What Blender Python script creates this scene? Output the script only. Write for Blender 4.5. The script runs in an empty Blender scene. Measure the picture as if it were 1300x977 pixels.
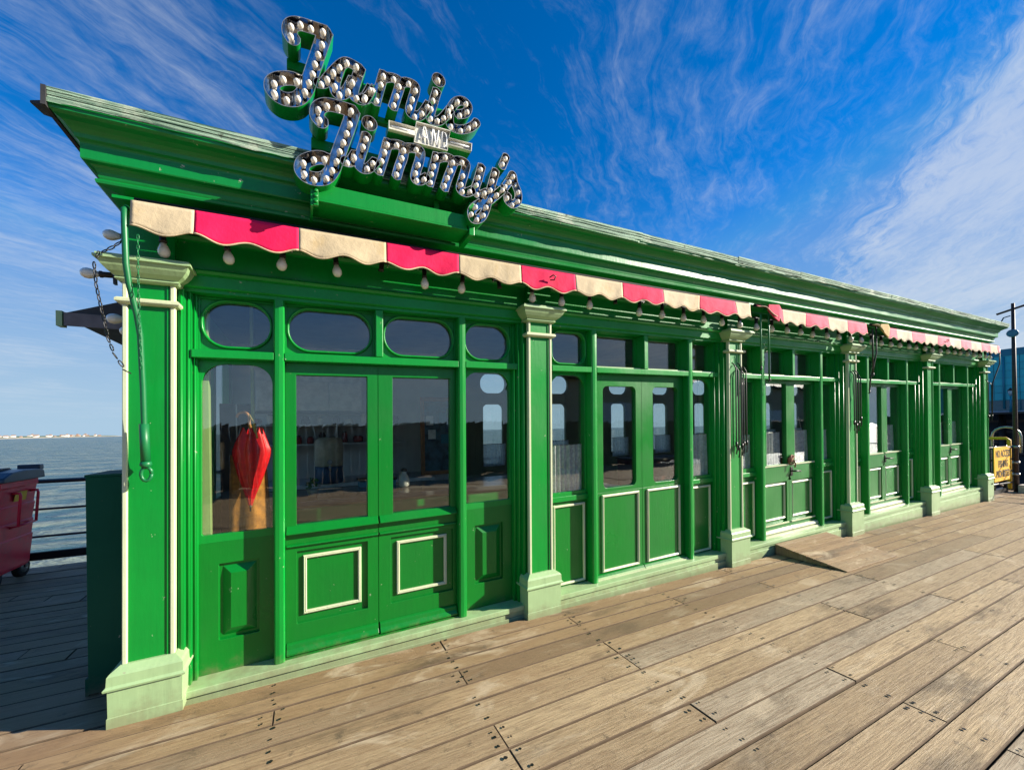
import bpy, math, random
import numpy as np
from mathutils import Vector, Matrix
from mathutils.geometry import tessellate_polygon
random.seed(7)
sc = bpy.context.scene
COL = sc.collection
R = math.radians

# ------------------------------------------------------------------ camera
YAW, PITCH, ROLL, FPX = .4423, .0025, .0162, 497.82
fw = Vector((math.sin(YAW)*math.cos(PITCH), math.cos(YAW)*math.cos(PITCH), math.sin(PITCH)))
r0 = Vector((math.cos(YAW), -math.sin(YAW), 0)); u0 = r0.cross(fw)
rt = math.cos(ROLL)*r0 - math.sin(ROLL)*u0
up = math.sin(ROLL)*r0 + math.cos(ROLL)*u0
cd = bpy.data.cameras.new('camera'); cam = bpy.data.objects.new('camera', cd); COL.objects.link(cam)
cam.matrix_world = Matrix(((rt.x, up.x, -fw.x, .785), (rt.y, up.y, -fw.y, -2.714), (rt.z, up.z, -fw.z, 1.5004), (0, 0, 0, 1)))
cd.sensor_width = 36; cd.sensor_fit = 'HORIZONTAL'; cd.lens = FPX/1300*36
cd.shift_x = (650-623.78)/1300; cd.shift_y = (543.8-488.5)/1300
cd.clip_start = .05; cd.clip_end = 40000
sc.camera = cam

# ------------------------------------------------------------------ light
SUN = Vector((2.12, -1.0, 1.03)).normalized()          # towards the sun
SUN_EL = math.asin(SUN.z); SUN_AZ = math.atan2(SUN.x, SUN.y)
sd = bpy.data.lights.new('sun', 'SUN'); sd.energy = 5.0; sd.angle = R(.53); sd.color = (1, .93, .80)
sun = bpy.data.objects.new('sun', sd); COL.objects.link(sun)
sun.rotation_euler = SUN.to_track_quat('Z', 'Y').to_euler(); sun.location = (30, -20, 30)
sc.view_settings.view_transform = 'Standard'; sc.view_settings.look = 'None'
sc.view_settings.exposure = 1.05; sc.view_settings.gamma = 1.0
sc.view_settings.use_curve_mapping = False
sc.cycles.diffuse_bounces = 1; sc.cycles.transparent_max_bounces = 16

class NT:
    """tiny node-tree helper"""
    def __init__(s, tree): s.t = tree; s.n = tree.nodes; s.l = tree.links
    def add(s, typ, **kw):
        n = s.n.new(typ)
        for k, v in kw.items():
            if k == 'ins':
                for a, b in v.items(): s.put(n.inputs[a], b)
            else: setattr(n, k, v)
        return n
    def put(s, sock, v):
        if isinstance(v, bpy.types.NodeSocket): s.l.new(v, sock)
        else: sock.default_value = v
    def math(s, op, a, b=0., c=None, clamp=False):
        n = s.add('ShaderNodeMath', operation=op, use_clamp=clamp); s.put(n.inputs[0], a); s.put(n.inputs[1], b)
        if c is not None: s.put(n.inputs[2], c)
        return n.outputs[0]
    def vmath(s, op, a, b=(0, 0, 0)):
        n = s.add('ShaderNodeVectorMath', operation=op); s.put(n.inputs[0], a); s.put(n.inputs[1], b)
        return n.outputs['Value'] if op in ('DOT_PRODUCT', 'LENGTH') else n.outputs[0]
    def noise(s, vec, scale, detail=4, rough=.55, dist=0.):
        n = s.add('ShaderNodeTexNoise'); s.put(n.inputs['Vector'], vec)
        n.inputs['Scale'].default_value = scale; n.inputs['Detail'].default_value = detail
        n.inputs['Roughness'].default_value = rough; n.inputs['Distortion'].default_value = dist
        return n.outputs['Fac']
    def ramp(s, fac, a, b, lo=0., hi=1.):
        n = s.add('ShaderNodeMapRange', clamp=True, interpolation_type='SMOOTHSTEP'); s.put(n.inputs['Value'], fac)
        n.inputs['From Min'].default_value = a; n.inputs['From Max'].default_value = b
        n.inputs['To Min'].default_value = lo; n.inputs['To Max'].default_value = hi
        return n.outputs['Result']
    def mix(s, fac, a, b, mode='MIX'):
        n = s.add('ShaderNodeMix', data_type='RGBA', blend_type=mode); s.put(n.inputs[0], fac)
        for i, v in ((6, a), (7, b)):
            s.put(n.inputs[i], v if isinstance(v, bpy.types.NodeSocket) else (*v, 1))
        return n.outputs[2]
    def comb(s, x, y, z):
        n = s.add('ShaderNodeCombineXYZ')
        for i, v in enumerate((x, y, z)): s.put(n.inputs[i], v)
        return n.outputs[0]
    def bump(s, h, strength=.3, dist=.01):
        n = s.add('ShaderNodeBump'); s.put(n.inputs['Height'], h)
        n.inputs['Strength'].default_value = strength; n.inputs['Distance'].default_value = dist
        return n.outputs[0]

W = bpy.data.worlds.new('World'); sc.world = W; W.use_nodes = True
w = NT(W.node_tree); w.n.clear()
sky = w.add('ShaderNodeTexSky', sky_type='NISHITA', sun_disc=False)
sky.sun_elevation = SUN_EL; sky.sun_rotation = SUN_AZ
sky.altitude = 0; sky.air_density = 1.0; sky.dust_density = .0; sky.ozone_density = 3.0
tc = w.add('ShaderNodeTexCoord').outputs['Generated']
sp = w.add('ShaderNodeSeparateXYZ'); w.l.new(tc, sp.inputs[0])
dz = w.math('MAXIMUM', sp.outputs[2], .02)
dzs = w.math('ADD', dz, .06)
px_ = w.math('DIVIDE', sp.outputs[0], dzs); py_ = w.math('DIVIDE', sp.outputs[1], dzs)
cu = w.math('ADD', w.math('MULTIPLY', px_, .81), w.math('MULTIPLY', py_, .59))       # along the streaks
cv = w.math('SUBTRACT', w.math('MULTIPLY', px_, .59), w.math('MULTIPLY', py_, .81))  # across them
wob = w.math('MULTIPLY', w.math('SUBTRACT', w.noise(w.comb(cu, cv, 3.), .9, 5), .5), .62)
cvw = w.math('ADD', cv, wob)
n1 = w.noise(w.comb(w.math('MULTIPLY', cu, .80), w.math('MULTIPLY', cvw, 1.7), 0.), 1.3, 9, .62, .55)
n2 = w.noise(w.comb(w.math('MULTIPLY', cu, 1.8), w.math('MULTIPLY', cvw, 8.), 5.), 2.0, 9, .70, .8)
n3 = w.noise(w.comb(cu, cvw, 9.), .75, 5, .55)
n4 = w.noise(w.comb(w.math('MULTIPLY', cu, 5.), w.math('MULTIPLY', cv, 8.), 2.), 3.0, 8, .7, .4)
streak = w.math('ADD', w.math('ADD', w.math('MULTIPLY', n1, .42), w.math('MULTIPLY', n2, .40)), w.math('MULTIPLY', n4, .18))
cov = w.ramp(w.math('ADD', cv, w.math('MULTIPLY', w.math('SUBTRACT', n2, .5), .35)), .54, .80, 0., .24)   # dense bank to the right
cov = w.math('MULTIPLY', cov, w.ramp(cu, -.1, .9))
thin = w.ramp(n3, .36, .66, -.09, .06)
d = w.ramp(w.math('ADD', w.math('ADD', streak, cov), thin), .41, .86)
lowfade = w.ramp(sp.outputs[2], .0, .10)
dens = w.math('MULTIPLY', w.math('MULTIPLY', d, lowfade), .60)
soft = w.vmath('MINIMUM', sky.outputs[0], (1.6, 2.6, 4.2))      # the glare round the sun is the sun lamp's job
tint = w.mix(1.0, soft, (.66, .80, 1.02), 'MULTIPLY')
hs = w.add('ShaderNodeHueSaturation'); w.l.new(tint, hs.inputs['Color'])
hs.inputs['Saturation'].default_value = 1.24; hs.inputs['Value'].default_value = 1.0
veil = w.math('MULTIPLY', w.math('POWER', w.math('SUBTRACT', 1., w.ramp(sp.outputs[2], 0., .62)), 2.2), .92)   # pale air towards the horizon
skyb = w.mix(veil, hs.outputs[0], (2.5, 3.5, 4.3))
skycol = w.mix(dens, skyb, (4.1, 4.4, 4.8))
bg = w.add('ShaderNodeBackground'); w.l.new(skycol, bg.inputs[0]); bg.inputs[1].default_value = .086
w.l.new(bg.outputs[0], w.add('ShaderNodeOutputWorld').inputs[0])

# ------------------------------------------------------------------ materials
def mat(name):
    m = bpy.data.materials.new(name); m.use_nodes = True
    t = NT(m.node_tree); t.n.clear()
    b = t.add('ShaderNodeBsdfPrincipled'); o = t.add('ShaderNodeOutputMaterial'); t.l.new(b.outputs[0], o.inputs[0])
    t.b = b; t.o = o
    return m, t
def pos(t): return t.add('ShaderNodeNewGeometry').outputs['Position']
def objc(t): return t.add('ShaderNodeTexCoord').outputs['Object']

def paint(name, col, rough=.36, wear=.5, chip=(.55, .5, .38), spec=.5, fade=None):
    """gloss paint: brush grain, faint dirt, small chips"""
    m, t = mat(name); p = pos(t)
    sc_ = t.vmath('MULTIPLY', p, (1, 1, .12))
    g = t.noise(sc_, 42, 5); big = t.noise(p, 2.3, 4); fine = t.noise(p, 130, 2)
    c = t.mix(t.ramp(big, .3, .7, 0, .5), col, tuple(x*.72 for x in col))
    c = t.mix(t.ramp(g, .35, .75, 0, .16*wear), c, tuple(min(1, x*1.3+.002) for x in col))
    if fade: c = t.mix(t.ramp(t.noise(p, 1.1, 5, .6), .42, .66, 0, .5), c, fade)
    drip = t.noise(t.vmath('MULTIPLY', p, (9, 9, 1.0)), 1.6, 4, .6)
    c = t.mix(t.ramp(drip, .54, .78, 0, .38*wear), c, tuple(x*.45 for x in col))
    ch = t.math('MULTIPLY', t.ramp(t.noise(p, 21, 3, .6), .70, .73), t.ramp(fine, .45, .55))
    c = t.mix(t.math('MULTIPLY', ch, wear), c, chip)
    sz = t.add('ShaderNodeSeparateXYZ'); t.l.new(p, sz.inputs[0])          # splashed dirt on the lowest hand's breadth
    spl = t.math('ADD', sz.outputs[2], t.math('MULTIPLY', t.math('SUBTRACT', t.noise(p, 11, 5, .65), .5), .30))
    c = t.mix(t.ramp(spl, .13, -.02, 0, .5), c, (.20, .145, .085))
    scuf = t.noise(t.vmath('MULTIPLY', p, (3, 3, 1)), 6, 5, .7)
    c = t.mix(t.ramp(scuf, .62, .72, 0, .30*wear), c, tuple(x*.5+.02 for x in col))
    t.put(t.b.inputs['Base Color'], c)
    t.put(t.b.inputs['Roughness'], t.ramp(big, .25, .75, rough-.07, rough+.12))
    t.b.inputs['Specular IOR Level'].default_value = spec
    h = t.math('ADD', t.math('MULTIPLY', g, .6), t.math('MULTIPLY', t.noise(p, 9, 3), .8))
    t.put(t.b.inputs['Normal'], t.bump(h, .26, .006))
    return m
def plain(name, col, rough=.5, metal=0., noise=.15, scale=14, bump=.1, spec=.5):
    m, t = mat(name); p = pos(t)
    n = t.noise(p, scale, 5)
    t.put(t.b.inputs['Base Color'], t.mix(t.ramp(n, .3, .7, 0, 1), tuple(x*(1-noise) for x in col), tuple(min(1, x*(1+noise)) for x in col)))
    t.b.inputs['Roughness'].default_value = rough; t.b.inputs['Metallic'].default_value = metal
    t.b.inputs['Specular IOR Level'].default_value = spec
    if bump: t.put(t.b.inputs['Normal'], t.bump(t.noise(p, scale*4, 4), bump, .004))
    return m

GREEN = paint('green gloss paint', (.001, .250, .028), .34, .6, spec=.42)
GREEN2 = paint('green door paint', (.001, .175, .016), .33, .5, spec=.42)
CORN = paint('green cornice paint', (.002, .21, .034), .36, .8, spec=.5)
PALE = paint('pale green paint', (.35, .50, .245), .40, .7, (.30, .26, .18))
CREAM = paint('cream trim paint', (.60, .64, .40), .40, .6, (.40, .36, .25))
SCREEN = paint('dark green board paint', (.003, .085, .045), .6, .4, spec=.15)
INNER = paint('interior olive paint', (.16, .18, .08), .6, .3)
INSAGE = paint('interior sage paint', (.34, .47, .17), .45, .3)
INDARK = plain('interior brown board', (.06, .045, .03), .6, noise=.35, scale=6)
INWHITE = plain('interior shelf paint', (.80, .80, .74), .5)
WALLIN = plain('interior wall paint', (.76, .75, .68), .7, noise=.12, scale=3)
INFLOOR = plain('interior floor boards', (.10, .06, .035), .5, noise=.3, scale=5)
BLACK = plain('black painted iron', (.012, .011, .011), .42, noise=.3, scale=40)
IRON = plain('rusty brown iron', (.045, .022, .016), .6, noise=.4, scale=30, bump=.3)
DARK = plain('dark roof felt', (.035, .034, .037), .7, noise=.3, scale=9, bump=.3)
UNDER = plain('dark underside', (.012, .010, .008), .9)
STEEL = plain('dull steel', (.35, .34, .32), .4, .7, noise=.3, scale=30)
SOCK = plain('bulb socket', (.018, .012, .012), .45)
GREENROD = paint('green crank paint', (.006, .16, .045), .35, .4)
REDB = plain('red brolly cloth', (.72, .008, .012), .45, noise=.2, scale=22, bump=.25)
ORNG = plain('ochre coat cloth', (.42, .17, .02), .8, noise=.3, scale=26, bump=.3)
YEL = plain('yellow sign enamel', (.86, .46, .010), .45, noise=.08, scale=7)
INK = plain('black lettering', (.02, .015, .012), .5)
RAG = plain('white rag cloth', (.72, .72, .70), .9, noise=.12, scale=30, bump=.4)
BEIGE = plain('beige rendered wall', (.52, .42, .28), .8, noise=.1, scale=1.5)
FENCEM = plain('dark fence boards', (.03, .025, .022), .7, noise=.4, scale=8)
WHITE = plain('white board', (.78, .78, .76), .6)
STONE = plain('pale kerb stone', (.55, .48, .40), .8, noise=.2, scale=15, bump=.4)
BEACH = plain('beach sand', (.55, .47, .35), .9, scale=.01)
HOUSEW = plain('white house render', (.72, .68, .62), .8, scale=.05)
HOUSEB = plain('brick house wall', (.40, .25, .18), .8, scale=.05)
ROOFR = plain('far roof tiles', (.26, .17, .13), .8, scale=.05)
BUSH = plain('dune scrub', (.10, .13, .06), .9, noise=.4, scale=.02)
BROWN = plain('brown rope', (.25, .11, .06), .8)
PLAQ = plain('cream sign tray', (.72, .70, .60), .5)
POT = plain('stoneware', (.66, .56, .38), .35)
POTB = plain('blue glaze', (.03, .09, .16), .3)
JARR = plain('red tin', (.30, .02, .02), .4)
JARY = plain('mustard jar', (.40, .28, .07), .4)
JARG = plain('green leaves', (.08, .22, .03), .6, noise=.5, scale=60)
WOODIN = plain('orange pine', (.42, .17, .05), .5, noise=.25, scale=12)
CABRED = plain('red brown cabinet', (.18, .05, .035), .45)
CHALK = plain('chalkboard blue', (.05, .12, .15), .6, noise=.6, scale=12)
TEALD = plain('dark teal band', (.012, .22, .30), .5, scale=.3)

def mk_bulb():
    m, t = mat('pearl bulb glass')
    lw = t.add('ShaderNodeLayerWeight', ins={'Blend': .45})
    t.put(t.b.inputs['Base Color'], t.mix(lw.outputs['Facing'], (.95, .90, .78), (.75, .66, .50)))
    t.b.inputs['Roughness'].default_value = .12; t.b.inputs['Transmission Weight'].default_value = .25
    t.b.inputs['IOR'].default_value = 1.25
    return m
BULB = mk_bulb()
def mk_lbulb():
    m, t = mat('frosted letter bulb'); t.b.inputs['Base Color'].default_value = (.92, .86, .74, 1)
    t.b.inputs['Roughness'].default_value = .16; t.b.inputs['Coat Weight'].default_value = .6; t.b.inputs['Coat Roughness'].default_value = .04
    return m
LBULB = mk_lbulb()
def mk_mirror():
    m, t = mat('polished letter tray'); p = pos(t)
    t.put(t.b.inputs['Base Color'], t.mix(t.ramp(t.noise(p, 14, 3), .35, .7), (.62, .65, .70), (.34, .30, .26)))
    t.b.inputs['Metallic'].default_value = 1; t.b.inputs['Roughness'].default_value = .08
    t.put(t.b.inputs['Normal'], t.bump(t.noise(p, 7, 2), .12, .01))
    return m
MIRROR = mk_mirror()
def mk_neon():
    m, t = mat('white neon tube'); t.b.inputs['Base Color'].default_value = (.9, .9, .88, 1); t.b.inputs['Roughness'].default_value = .2
    return m
NEON = mk_neon()
def mk_glass(name, boost=1.0, tint=(.93, .95, .93)):
    m, t = mat(name); t.n.remove(t.b)
    tr = t.add('ShaderNodeBsdfTransparent'); tr.inputs[0].default_value = (*tint, 1)
    p = pos(t)
    gl = t.add('ShaderNodeBsdfGlossy'); gl.inputs[0].default_value = (1, 1, 1, 1); gl.inputs['Roughness'].default_value = .015
    t.put(gl.inputs['Normal'], t.bump(t.noise(p, 3.5, 2), .05, .02))
    lw = t.add('ShaderNodeLayerWeight', ins={'Blend': .5})
    fr = t.math('ADD', .04*boost, t.math('MULTIPLY', t.math('POWER', lw.outputs['Facing'], 5.), .96), clamp=True)   # both faces of a pane count
    mx = t.add('ShaderNodeMixShader')
    t.put(mx.inputs[0], fr)
    t.l.new(tr.outputs[0], mx.inputs[1]); t.l.new(gl.outputs[0], mx.inputs[2]); t.l.new(mx.outputs[0], t.o.inputs[0])
    return m
GLASS = mk_glass('window glass', 2.1)
def mk_lace():
    m, t = mat('lace curtain'); t.n.remove(t.b)
    p = pos(t)
    v = t.add('ShaderNodeTexVoronoi'); v.inputs['Scale'].default_value = 42; t.put(v.inputs['Vector'], t.vmath('MULTIPLY', p, (1, .3, .7)))
    hole = t.math('ADD', t.ramp(v.outputs['Distance'], .25, .6, .02, .20), t.ramp(t.noise(p, 15, 3), .45, .62, 0, .10))
    df = t.add('ShaderNodeBsdfDiffuse'); df.inputs[0].default_value = (.90, .90, .88, 1)
    tl = t.add('ShaderNodeBsdfTranslucent'); tl.inputs[0].default_value = (.75, .76, .75, 1)
    a = t.add('ShaderNodeMixShader'); a.inputs[0].default_value = .4; t.l.new(df.outputs[0], a.inputs[1]); t.l.new(tl.outputs[0], a.inputs[2])
    tr = t.add('ShaderNodeBsdfTransparent')
    mx = t.add('ShaderNodeMixShader'); t.put(mx.inputs[0], hole); t.l.new(a.outputs[0], mx.inputs[1]); t.l.new(tr.outputs[0], mx.inputs[2])
    t.l.new(mx.outputs[0], t.o.inputs[0])
    return m
LACE = mk_lace()
def mk_canvas(name, col, stain):
    m, t = mat(name); p = pos(t)
    c = t.mix(t.ramp(t.noise(p, 3, 5, .6), .35, .7), col, tuple(x*.82 for x in col))
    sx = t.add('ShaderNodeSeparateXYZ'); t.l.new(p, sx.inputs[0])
    fade = t.ramp(sx.outputs[0], 2, 11)                       # paler towards the far end: age, plus overexposure painted into the colour
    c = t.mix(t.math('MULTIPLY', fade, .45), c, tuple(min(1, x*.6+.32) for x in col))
    st = t.ramp(t.noise(t.vmath('MULTIPLY', p, (1, 1, .6)), 4.5, 6, .68), .53, .72, 0, .5)
    c = t.mix(st, c, stain)
    t.put(t.b.inputs['Base Color'], c); t.b.inputs['Roughness'].default_value = .75
    t.b.inputs['Specular IOR Level'].default_value = .2
    wv = t.math('ADD', t.noise(p, 16, 4), t.math('MULTIPLY', t.noise(p, 300, 2), .15))
    t.put(t.b.inputs['Normal'], t.bump(wv, .42, .012))
    return m
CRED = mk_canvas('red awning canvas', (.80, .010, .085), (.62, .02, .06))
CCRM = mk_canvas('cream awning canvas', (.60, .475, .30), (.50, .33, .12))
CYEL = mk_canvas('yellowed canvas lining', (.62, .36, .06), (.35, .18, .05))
def mk_fascia():
    m, t = mat('weathered green roof board'); p = pos(t)
    g = t.noise(t.vmath('MULTIPLY', p, (.6, 1, 26)), 3.2, 6, .65, .3)
    b = t.noise(p, 5, 5, .6)
    c = t.mix(t.ramp(g, .40, .60), (.030, .085, .055), (.36, .52, .37))
    c = t.mix(t.ramp(b, .52, .7, 0, .8), c, (.55, .60, .46))
    c = t.mix(t.ramp(t.noise(p, 17, 4), .62, .7, 0, .8), c, (.035, .03, .022))
    t.put(t.b.inputs['Base Color'], c); t.b.inputs['Roughness'].default_value = .8
    t.put(t.b.inputs['Normal'], t.bump(g, .9, .012))
    return m
FASCIA = mk_fascia()
def mk_deck():
    m, t = mat('weathered deck timber'); p = pos(t)
    oi = t.add('ShaderNodeObjectInfo'); rnd = oi.outputs['Random']
    q = t.vmath('ADD', t.vmath('MULTIPLY', p, (1, 1, 1)), t.comb(t.math('MULTIPLY', rnd, 37.), t.math('MULTIPLY', rnd, 11.), 0.))
    grain = t.noise(t.vmath('MULTIPLY', q, (1.1, 22, 1)), 4, 7, .68, .6)
    fine = t.noise(t.vmath('MULTIPLY', q, (3, 90, 1)), 5, 5, .7)
    patch = t.noise(t.vmath('MULTIPLY', q, (.8, 2.2, 1)), 1.6, 5, .62)
    r2 = t.math('FRACT', t.math('MULTIPLY', rnd, 7.31)); r3 = t.math('FRACT', t.math('MULTIPLY', rnd, 23.7))
    a = t.mix(rnd, (.53, .385, .215), (.36, .25, .135))
    a = t.mix(t.ramp(r2, .62, .95, 0, .6), a, (.40, .345, .26))          # some boards greyer
    c = t.mix(t.ramp(grain, .38, .72, 0, .80), a, (.17, .10, .050))
    c = t.mix(t.ramp(fine, .45, .78, 0, .55), c, (.54, .43, .28))
    sx = t.add('ShaderNodeSeparateXYZ'); t.l.new(p, sx.inputs[0])
    # browner, muddier strip along the shopfront; bleached further out
    edge = t.ramp(t.math('ADD', sx.outputs[1], t.math('MULTIPLY', t.math('SUBTRACT', patch, .5), .9)), -1.05, -.25)
    c = t.mix(t.math('MULTIPLY', edge, .60), c, (.25, .145, .065))
    st = t.noise(t.vmath('MULTIPLY', q, (.55, 1.9, 1)), 1.3, 6, .68)
    c = t.mix(t.ramp(st, .53, .70, 0, .72), c, (.085, .058, .034))
    mould = t.noise(q, 9, 7, .74)
    c = t.mix(t.ramp(mould, .57, .70, 0, .62), c, (.055, .042, .028))
    spk = t.noise(p, 55, 4, .7)
    c = t.mix(t.ramp(spk, .62, .72, 0, .5), c, (.07, .05, .035))
    scr = t.noise(t.vmath('MULTIPLY', p, (1.5, 3.4, 1)), 1.0, 5, .66, 1.0)
    c = t.mix(t.ramp(scr, .54, .70, 0, .62), c, (.60, .48, .32))
    c = t.mix(t.math('MULTIPLY', t.ramp(r3, .80, .92), .45), c, (.17, .115, .065))   # odd darker board
    t.put(t.b.inputs['Base Color'], c)
    t.put(t.b.inputs['Roughness'], t.ramp(patch, .3, .7, .50, .78))
    t.b.inputs['Specular IOR Level'].default_value = .35
    t.put(t.b.inputs['Normal'], t.bump(t.math('ADD', grain, t.math('MULTIPLY', fine, .5)), .55, .012))
    return m
DECK = mk_deck()
GRIME = plain('grimy board edge', (.12, .08, .046), .95)
RAMPM = mk_deck(); RAMPM.name = 'ramp timber'
def mk_sea():
    m, t = mat('sea water'); p = pos(t)
    w1 = t.noise(t.vmath('MULTIPLY', p, (.10, .26, 1)), 1.0, 6, .62, .6)
    w2 = t.noise(t.vmath('MULTIPLY', p, (.5, 1.5, 1)), 1.0, 4, .6)
    t.put(t.b.inputs['Base Color'], t.mix(t.ramp(t.math('ADD', t.math('MULTIPLY', w1, .7), t.math('MULTIPLY', w2, .3)), .44, .57), (.030, .095, .120), (.20, .235, .185)))
    t.b.inputs['Roughness'].default_value = .28; t.b.inputs['IOR'].default_value = 1.33
    t.put(t.b.inputs['Normal'], t.bump(t.math('ADD', w1, t.math('MULTIPLY', w2, .35)), 1.0, 2.4))
    return m
SEA = mk_sea()
def mk_teal():
    m, t = mat('teal cladding panel'); p = pos(t); oi = t.add('ShaderNodeObjectInfo')
    t.put(t.b.inputs['Base Color'], t.mix(oi.outputs['Random'], (.003, .42, .46), (.006, .52, .56)))
    t.b.inputs['Roughness'].default_value = .35
    return m
TEAL = mk_teal()
def mk_binred():
    m, t = mat('red bin plastic'); p = pos(t)
    c = t.mix(t.ramp(t.noise(p, 6, 5, .65), .4, .7), (.92, .02, .06), (.75, .04, .07))
    c = t.mix(t.ramp(t.noise(t.vmath('MULTIPLY', p, (1, 1, 8)), 9, 4), .62, .75, 0, .5), c, (.50, .20, .20))
    t.put(t.b.inputs['Base Color'], c); t.b.inputs['Roughness'].default_value = .38
    return m
BINRED = mk_binred()
LIDB = plain('navy bin lid', (.018, .035, .060), .35, noise=.3, scale=8)
RUBBER = plain('black rubber', (.012, .012, .012), .7)
# ------------------------------------------------------------------ mesh helpers
VL, S1 = .0115, .0175            # the pavilion has settled: it leans and rises a little along its length
def T(x, y, z): return (x + VL*z, y, z + S1*x)

class MB:
    def __init__(s): s.v = []; s.f = []; s.m = []; s.smooth = []
    def add(s, verts, faces, mi=0, sm=False):
        o = len(s.v); s.v += [tuple(p) for p in verts]
        for f in faces: s.f.append(tuple(o+i for i in f)); s.m.append(mi); s.smooth.append(sm)
        return s
    def box(s, x0, x1, y0, y1, z0, z1, mi=0):
        v = [(x0, y0, z0), (x1, y0, z0), (x1, y1, z0), (x0, y1, z0), (x0, y0, z1), (x1, y0, z1), (x1, y1, z1), (x0, y1, z1)]
        return s.add(v, [(0, 3, 2, 1), (4, 5, 6, 7), (0, 1, 5, 4), (1, 2, 6, 5), (2, 3, 7, 6), (3, 0, 4, 7)], mi)
    def hexa(s, v, mi=0):
        return s.add(v, [(0, 3, 2, 1), (4, 5, 6, 7), (0, 1, 5, 4), (1, 2, 6, 5), (2, 3, 7, 6), (3, 0, 4, 7)], mi)
    def sweep_x(s, prof, x0, x1, mi=0, cap=True, dx0=None, dx1=None):
        """prof = closed list of (y,z); dx0/dx1 = per-point x offsets (mitres)"""
        n = len(prof); a = [(x0 + (dx0[i] if dx0 else 0), y, z) for i, (y, z) in enumerate(prof)]
        b = [(x1 + (dx1[i] if dx1 else 0), y, z) for i, (y, z) in enumerate(prof)]
        f = [(i, (i+1) % n, n+(i+1) % n, n+i) for i in range(n)]
        if cap: f += [tuple(reversed(range(n))), tuple(range(n, 2*n))]
        return s.add(a+b, f, mi)
    def tube(s, pts, r, n=8, mi=0, cap=True, sm=True):
        pts = [Vector(p) for p in pts]; rs = r if isinstance(r, (list, tuple)) else [r]*len(pts)
        o = len(s.v); t0 = (pts[1]-pts[0]).normalized()
        ref = Vector((0, 0, 1)) if abs(t0.z) < .9 else Vector((1, 0, 0))
        nrm = t0.cross(ref).normalized()
        for i, p in enumerate(pts):
            t = (pts[min(i+1, len(pts)-1)]-pts[max(i-1, 0)]).normalized()
            nrm = (nrm - t*nrm.dot(t)).normalized(); bn = t.cross(nrm)
            for k in range(n):
                a = 2*math.pi*k/n; s.v.append(tuple(p + rs[i]*(math.cos(a)*nrm + math.sin(a)*bn)))
        for i in range(len(pts)-1):
            for k in range(n):
                s.f.append((o+i*n+k, o+i*n+(k+1) % n, o+(i+1)*n+(k+1) % n, o+(i+1)*n+k)); s.m.append(mi); s.smooth.append(sm)
        if cap:
            s.f.append(tuple(o+k for k in reversed(range(n)))); s.m.append(mi); s.smooth.append(False)
            s.f.append(tuple(o+(len(pts)-1)*n+k for k in range(n))); s.m.append(mi); s.smooth.append(False)
        return s
    def lathe(s, prof, c=(0, 0, 0), n=14, axis='z', mi=0, sm=True):
        """prof = (radius, height) pairs"""
        o = len(s.v)
        for r, h in prof:
            for k in range(n):
                a = 2*math.pi*k/n; x, y = r*math.cos(a), r*math.sin(a)
                p = (x, y, h) if axis == 'z' else ((x, h, y) if axis == 'y' else (h, x, y))
                s.v.append((p[0]+c[0], p[1]+c[1], p[2]+c[2]))
        for i in range(len(prof)-1):
            for k in range(n):
                q = (o+i*n+k, o+i*n+(k+1) % n, o+(i+1)*n+(k+1) % n, o+(i+1)*n+k)
                s.f.append(q if axis != 'y' else tuple(reversed(q))); s.m.append(mi); s.smooth.append(sm)
        for base, rev in ((o, True), (o+(len(prof)-1)*n, False)):
            ks = list(range(n)); ks = ks[::-1] if rev != (axis == 'y') else ks
            s.f.append(tuple(base+k for k in ks)); s.m.append(mi); s.smooth.append(False)
        return s
    def frame(s, x0, x1, z0, z1, w_, y0, y1, mi=0):
        """rectangular moulding, mitred, with a raised rounded face"""
        o = [(x0, z0), (x1, z0), (x1, z1), (x0, z1)]
        def ring(d, y): return [(x0+d, y, z0+d), (x1-d, y, z0+d), (x1-d, y, z1-d), (x0+d, y, z1-d)]
        rs = ring(0, y1)+ring(0, y0+.004)+ring(w_*.3, y0)+ring(w_*.5, y0+.003)+ring(w_*.7, y0)+ring(w_, y0+.004)+ring(w_, y1)
        f = []
        for j in range(6):
            for k in range(4): f.append((j*4+k, j*4+(k+1) % 4, (j+1)*4+(k+1) % 4, (j+1)*4+k))
        return s.add(rs, f, mi)
    def plate(s, x0, x1, z0, z1, y0, y1, hx0, hx1, hz0, hz1, r, m=8, mi=0, top_only=False, bead=0.):
        """flat plate y0..y1 with a rounded-corner hole, optional raised bead round it"""
        hole, outer = [], []
        rb = .012 if top_only else r
        cs = [(hx1-rb, hz0+rb, -90, rb, (x1, z0)), (hx1-r, hz1-r, 0, r, (x1, z1)), (hx0+r, hz1-r, 90, r, (x0, z1)), (hx0+rb, hz0+rb, 180, rb, (x0, z0))]
        for cx, cz, a0, rr, cor in cs:
            for j in range(m+1):
                a = R(a0+90*j/m); hole.append((cx+rr*math.cos(a), cz+rr*math.sin(a)))
                t = j/m
                st = {-90: (cx, z0), 0: (x1, cz), 90: (cx, z1), 180: (x0, cz)}[a0]
                en = {-90: (x1, cz), 0: (cx, z1), 90: (x0, cz), 180: (cx, z0)}[a0]
                if t <= .5: q = (st[0]+(cor[0]-st[0])*2*t, st[1]+(cor[1]-st[1])*2*t)
                else: q = (cor[0]+(en[0]-cor[0])*(2*t-1), cor[1]+(en[1]-cor[1])*(2*t-1))
                outer.append(q)
        n = len(hole)
        v = [(x, y0, z) for x, z in outer]+[(x, y0, z) for x, z in hole]+[(x, y1, z) for x, z in hole]+[(x, y1, z) for x, z in outer]
        f = []
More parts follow.
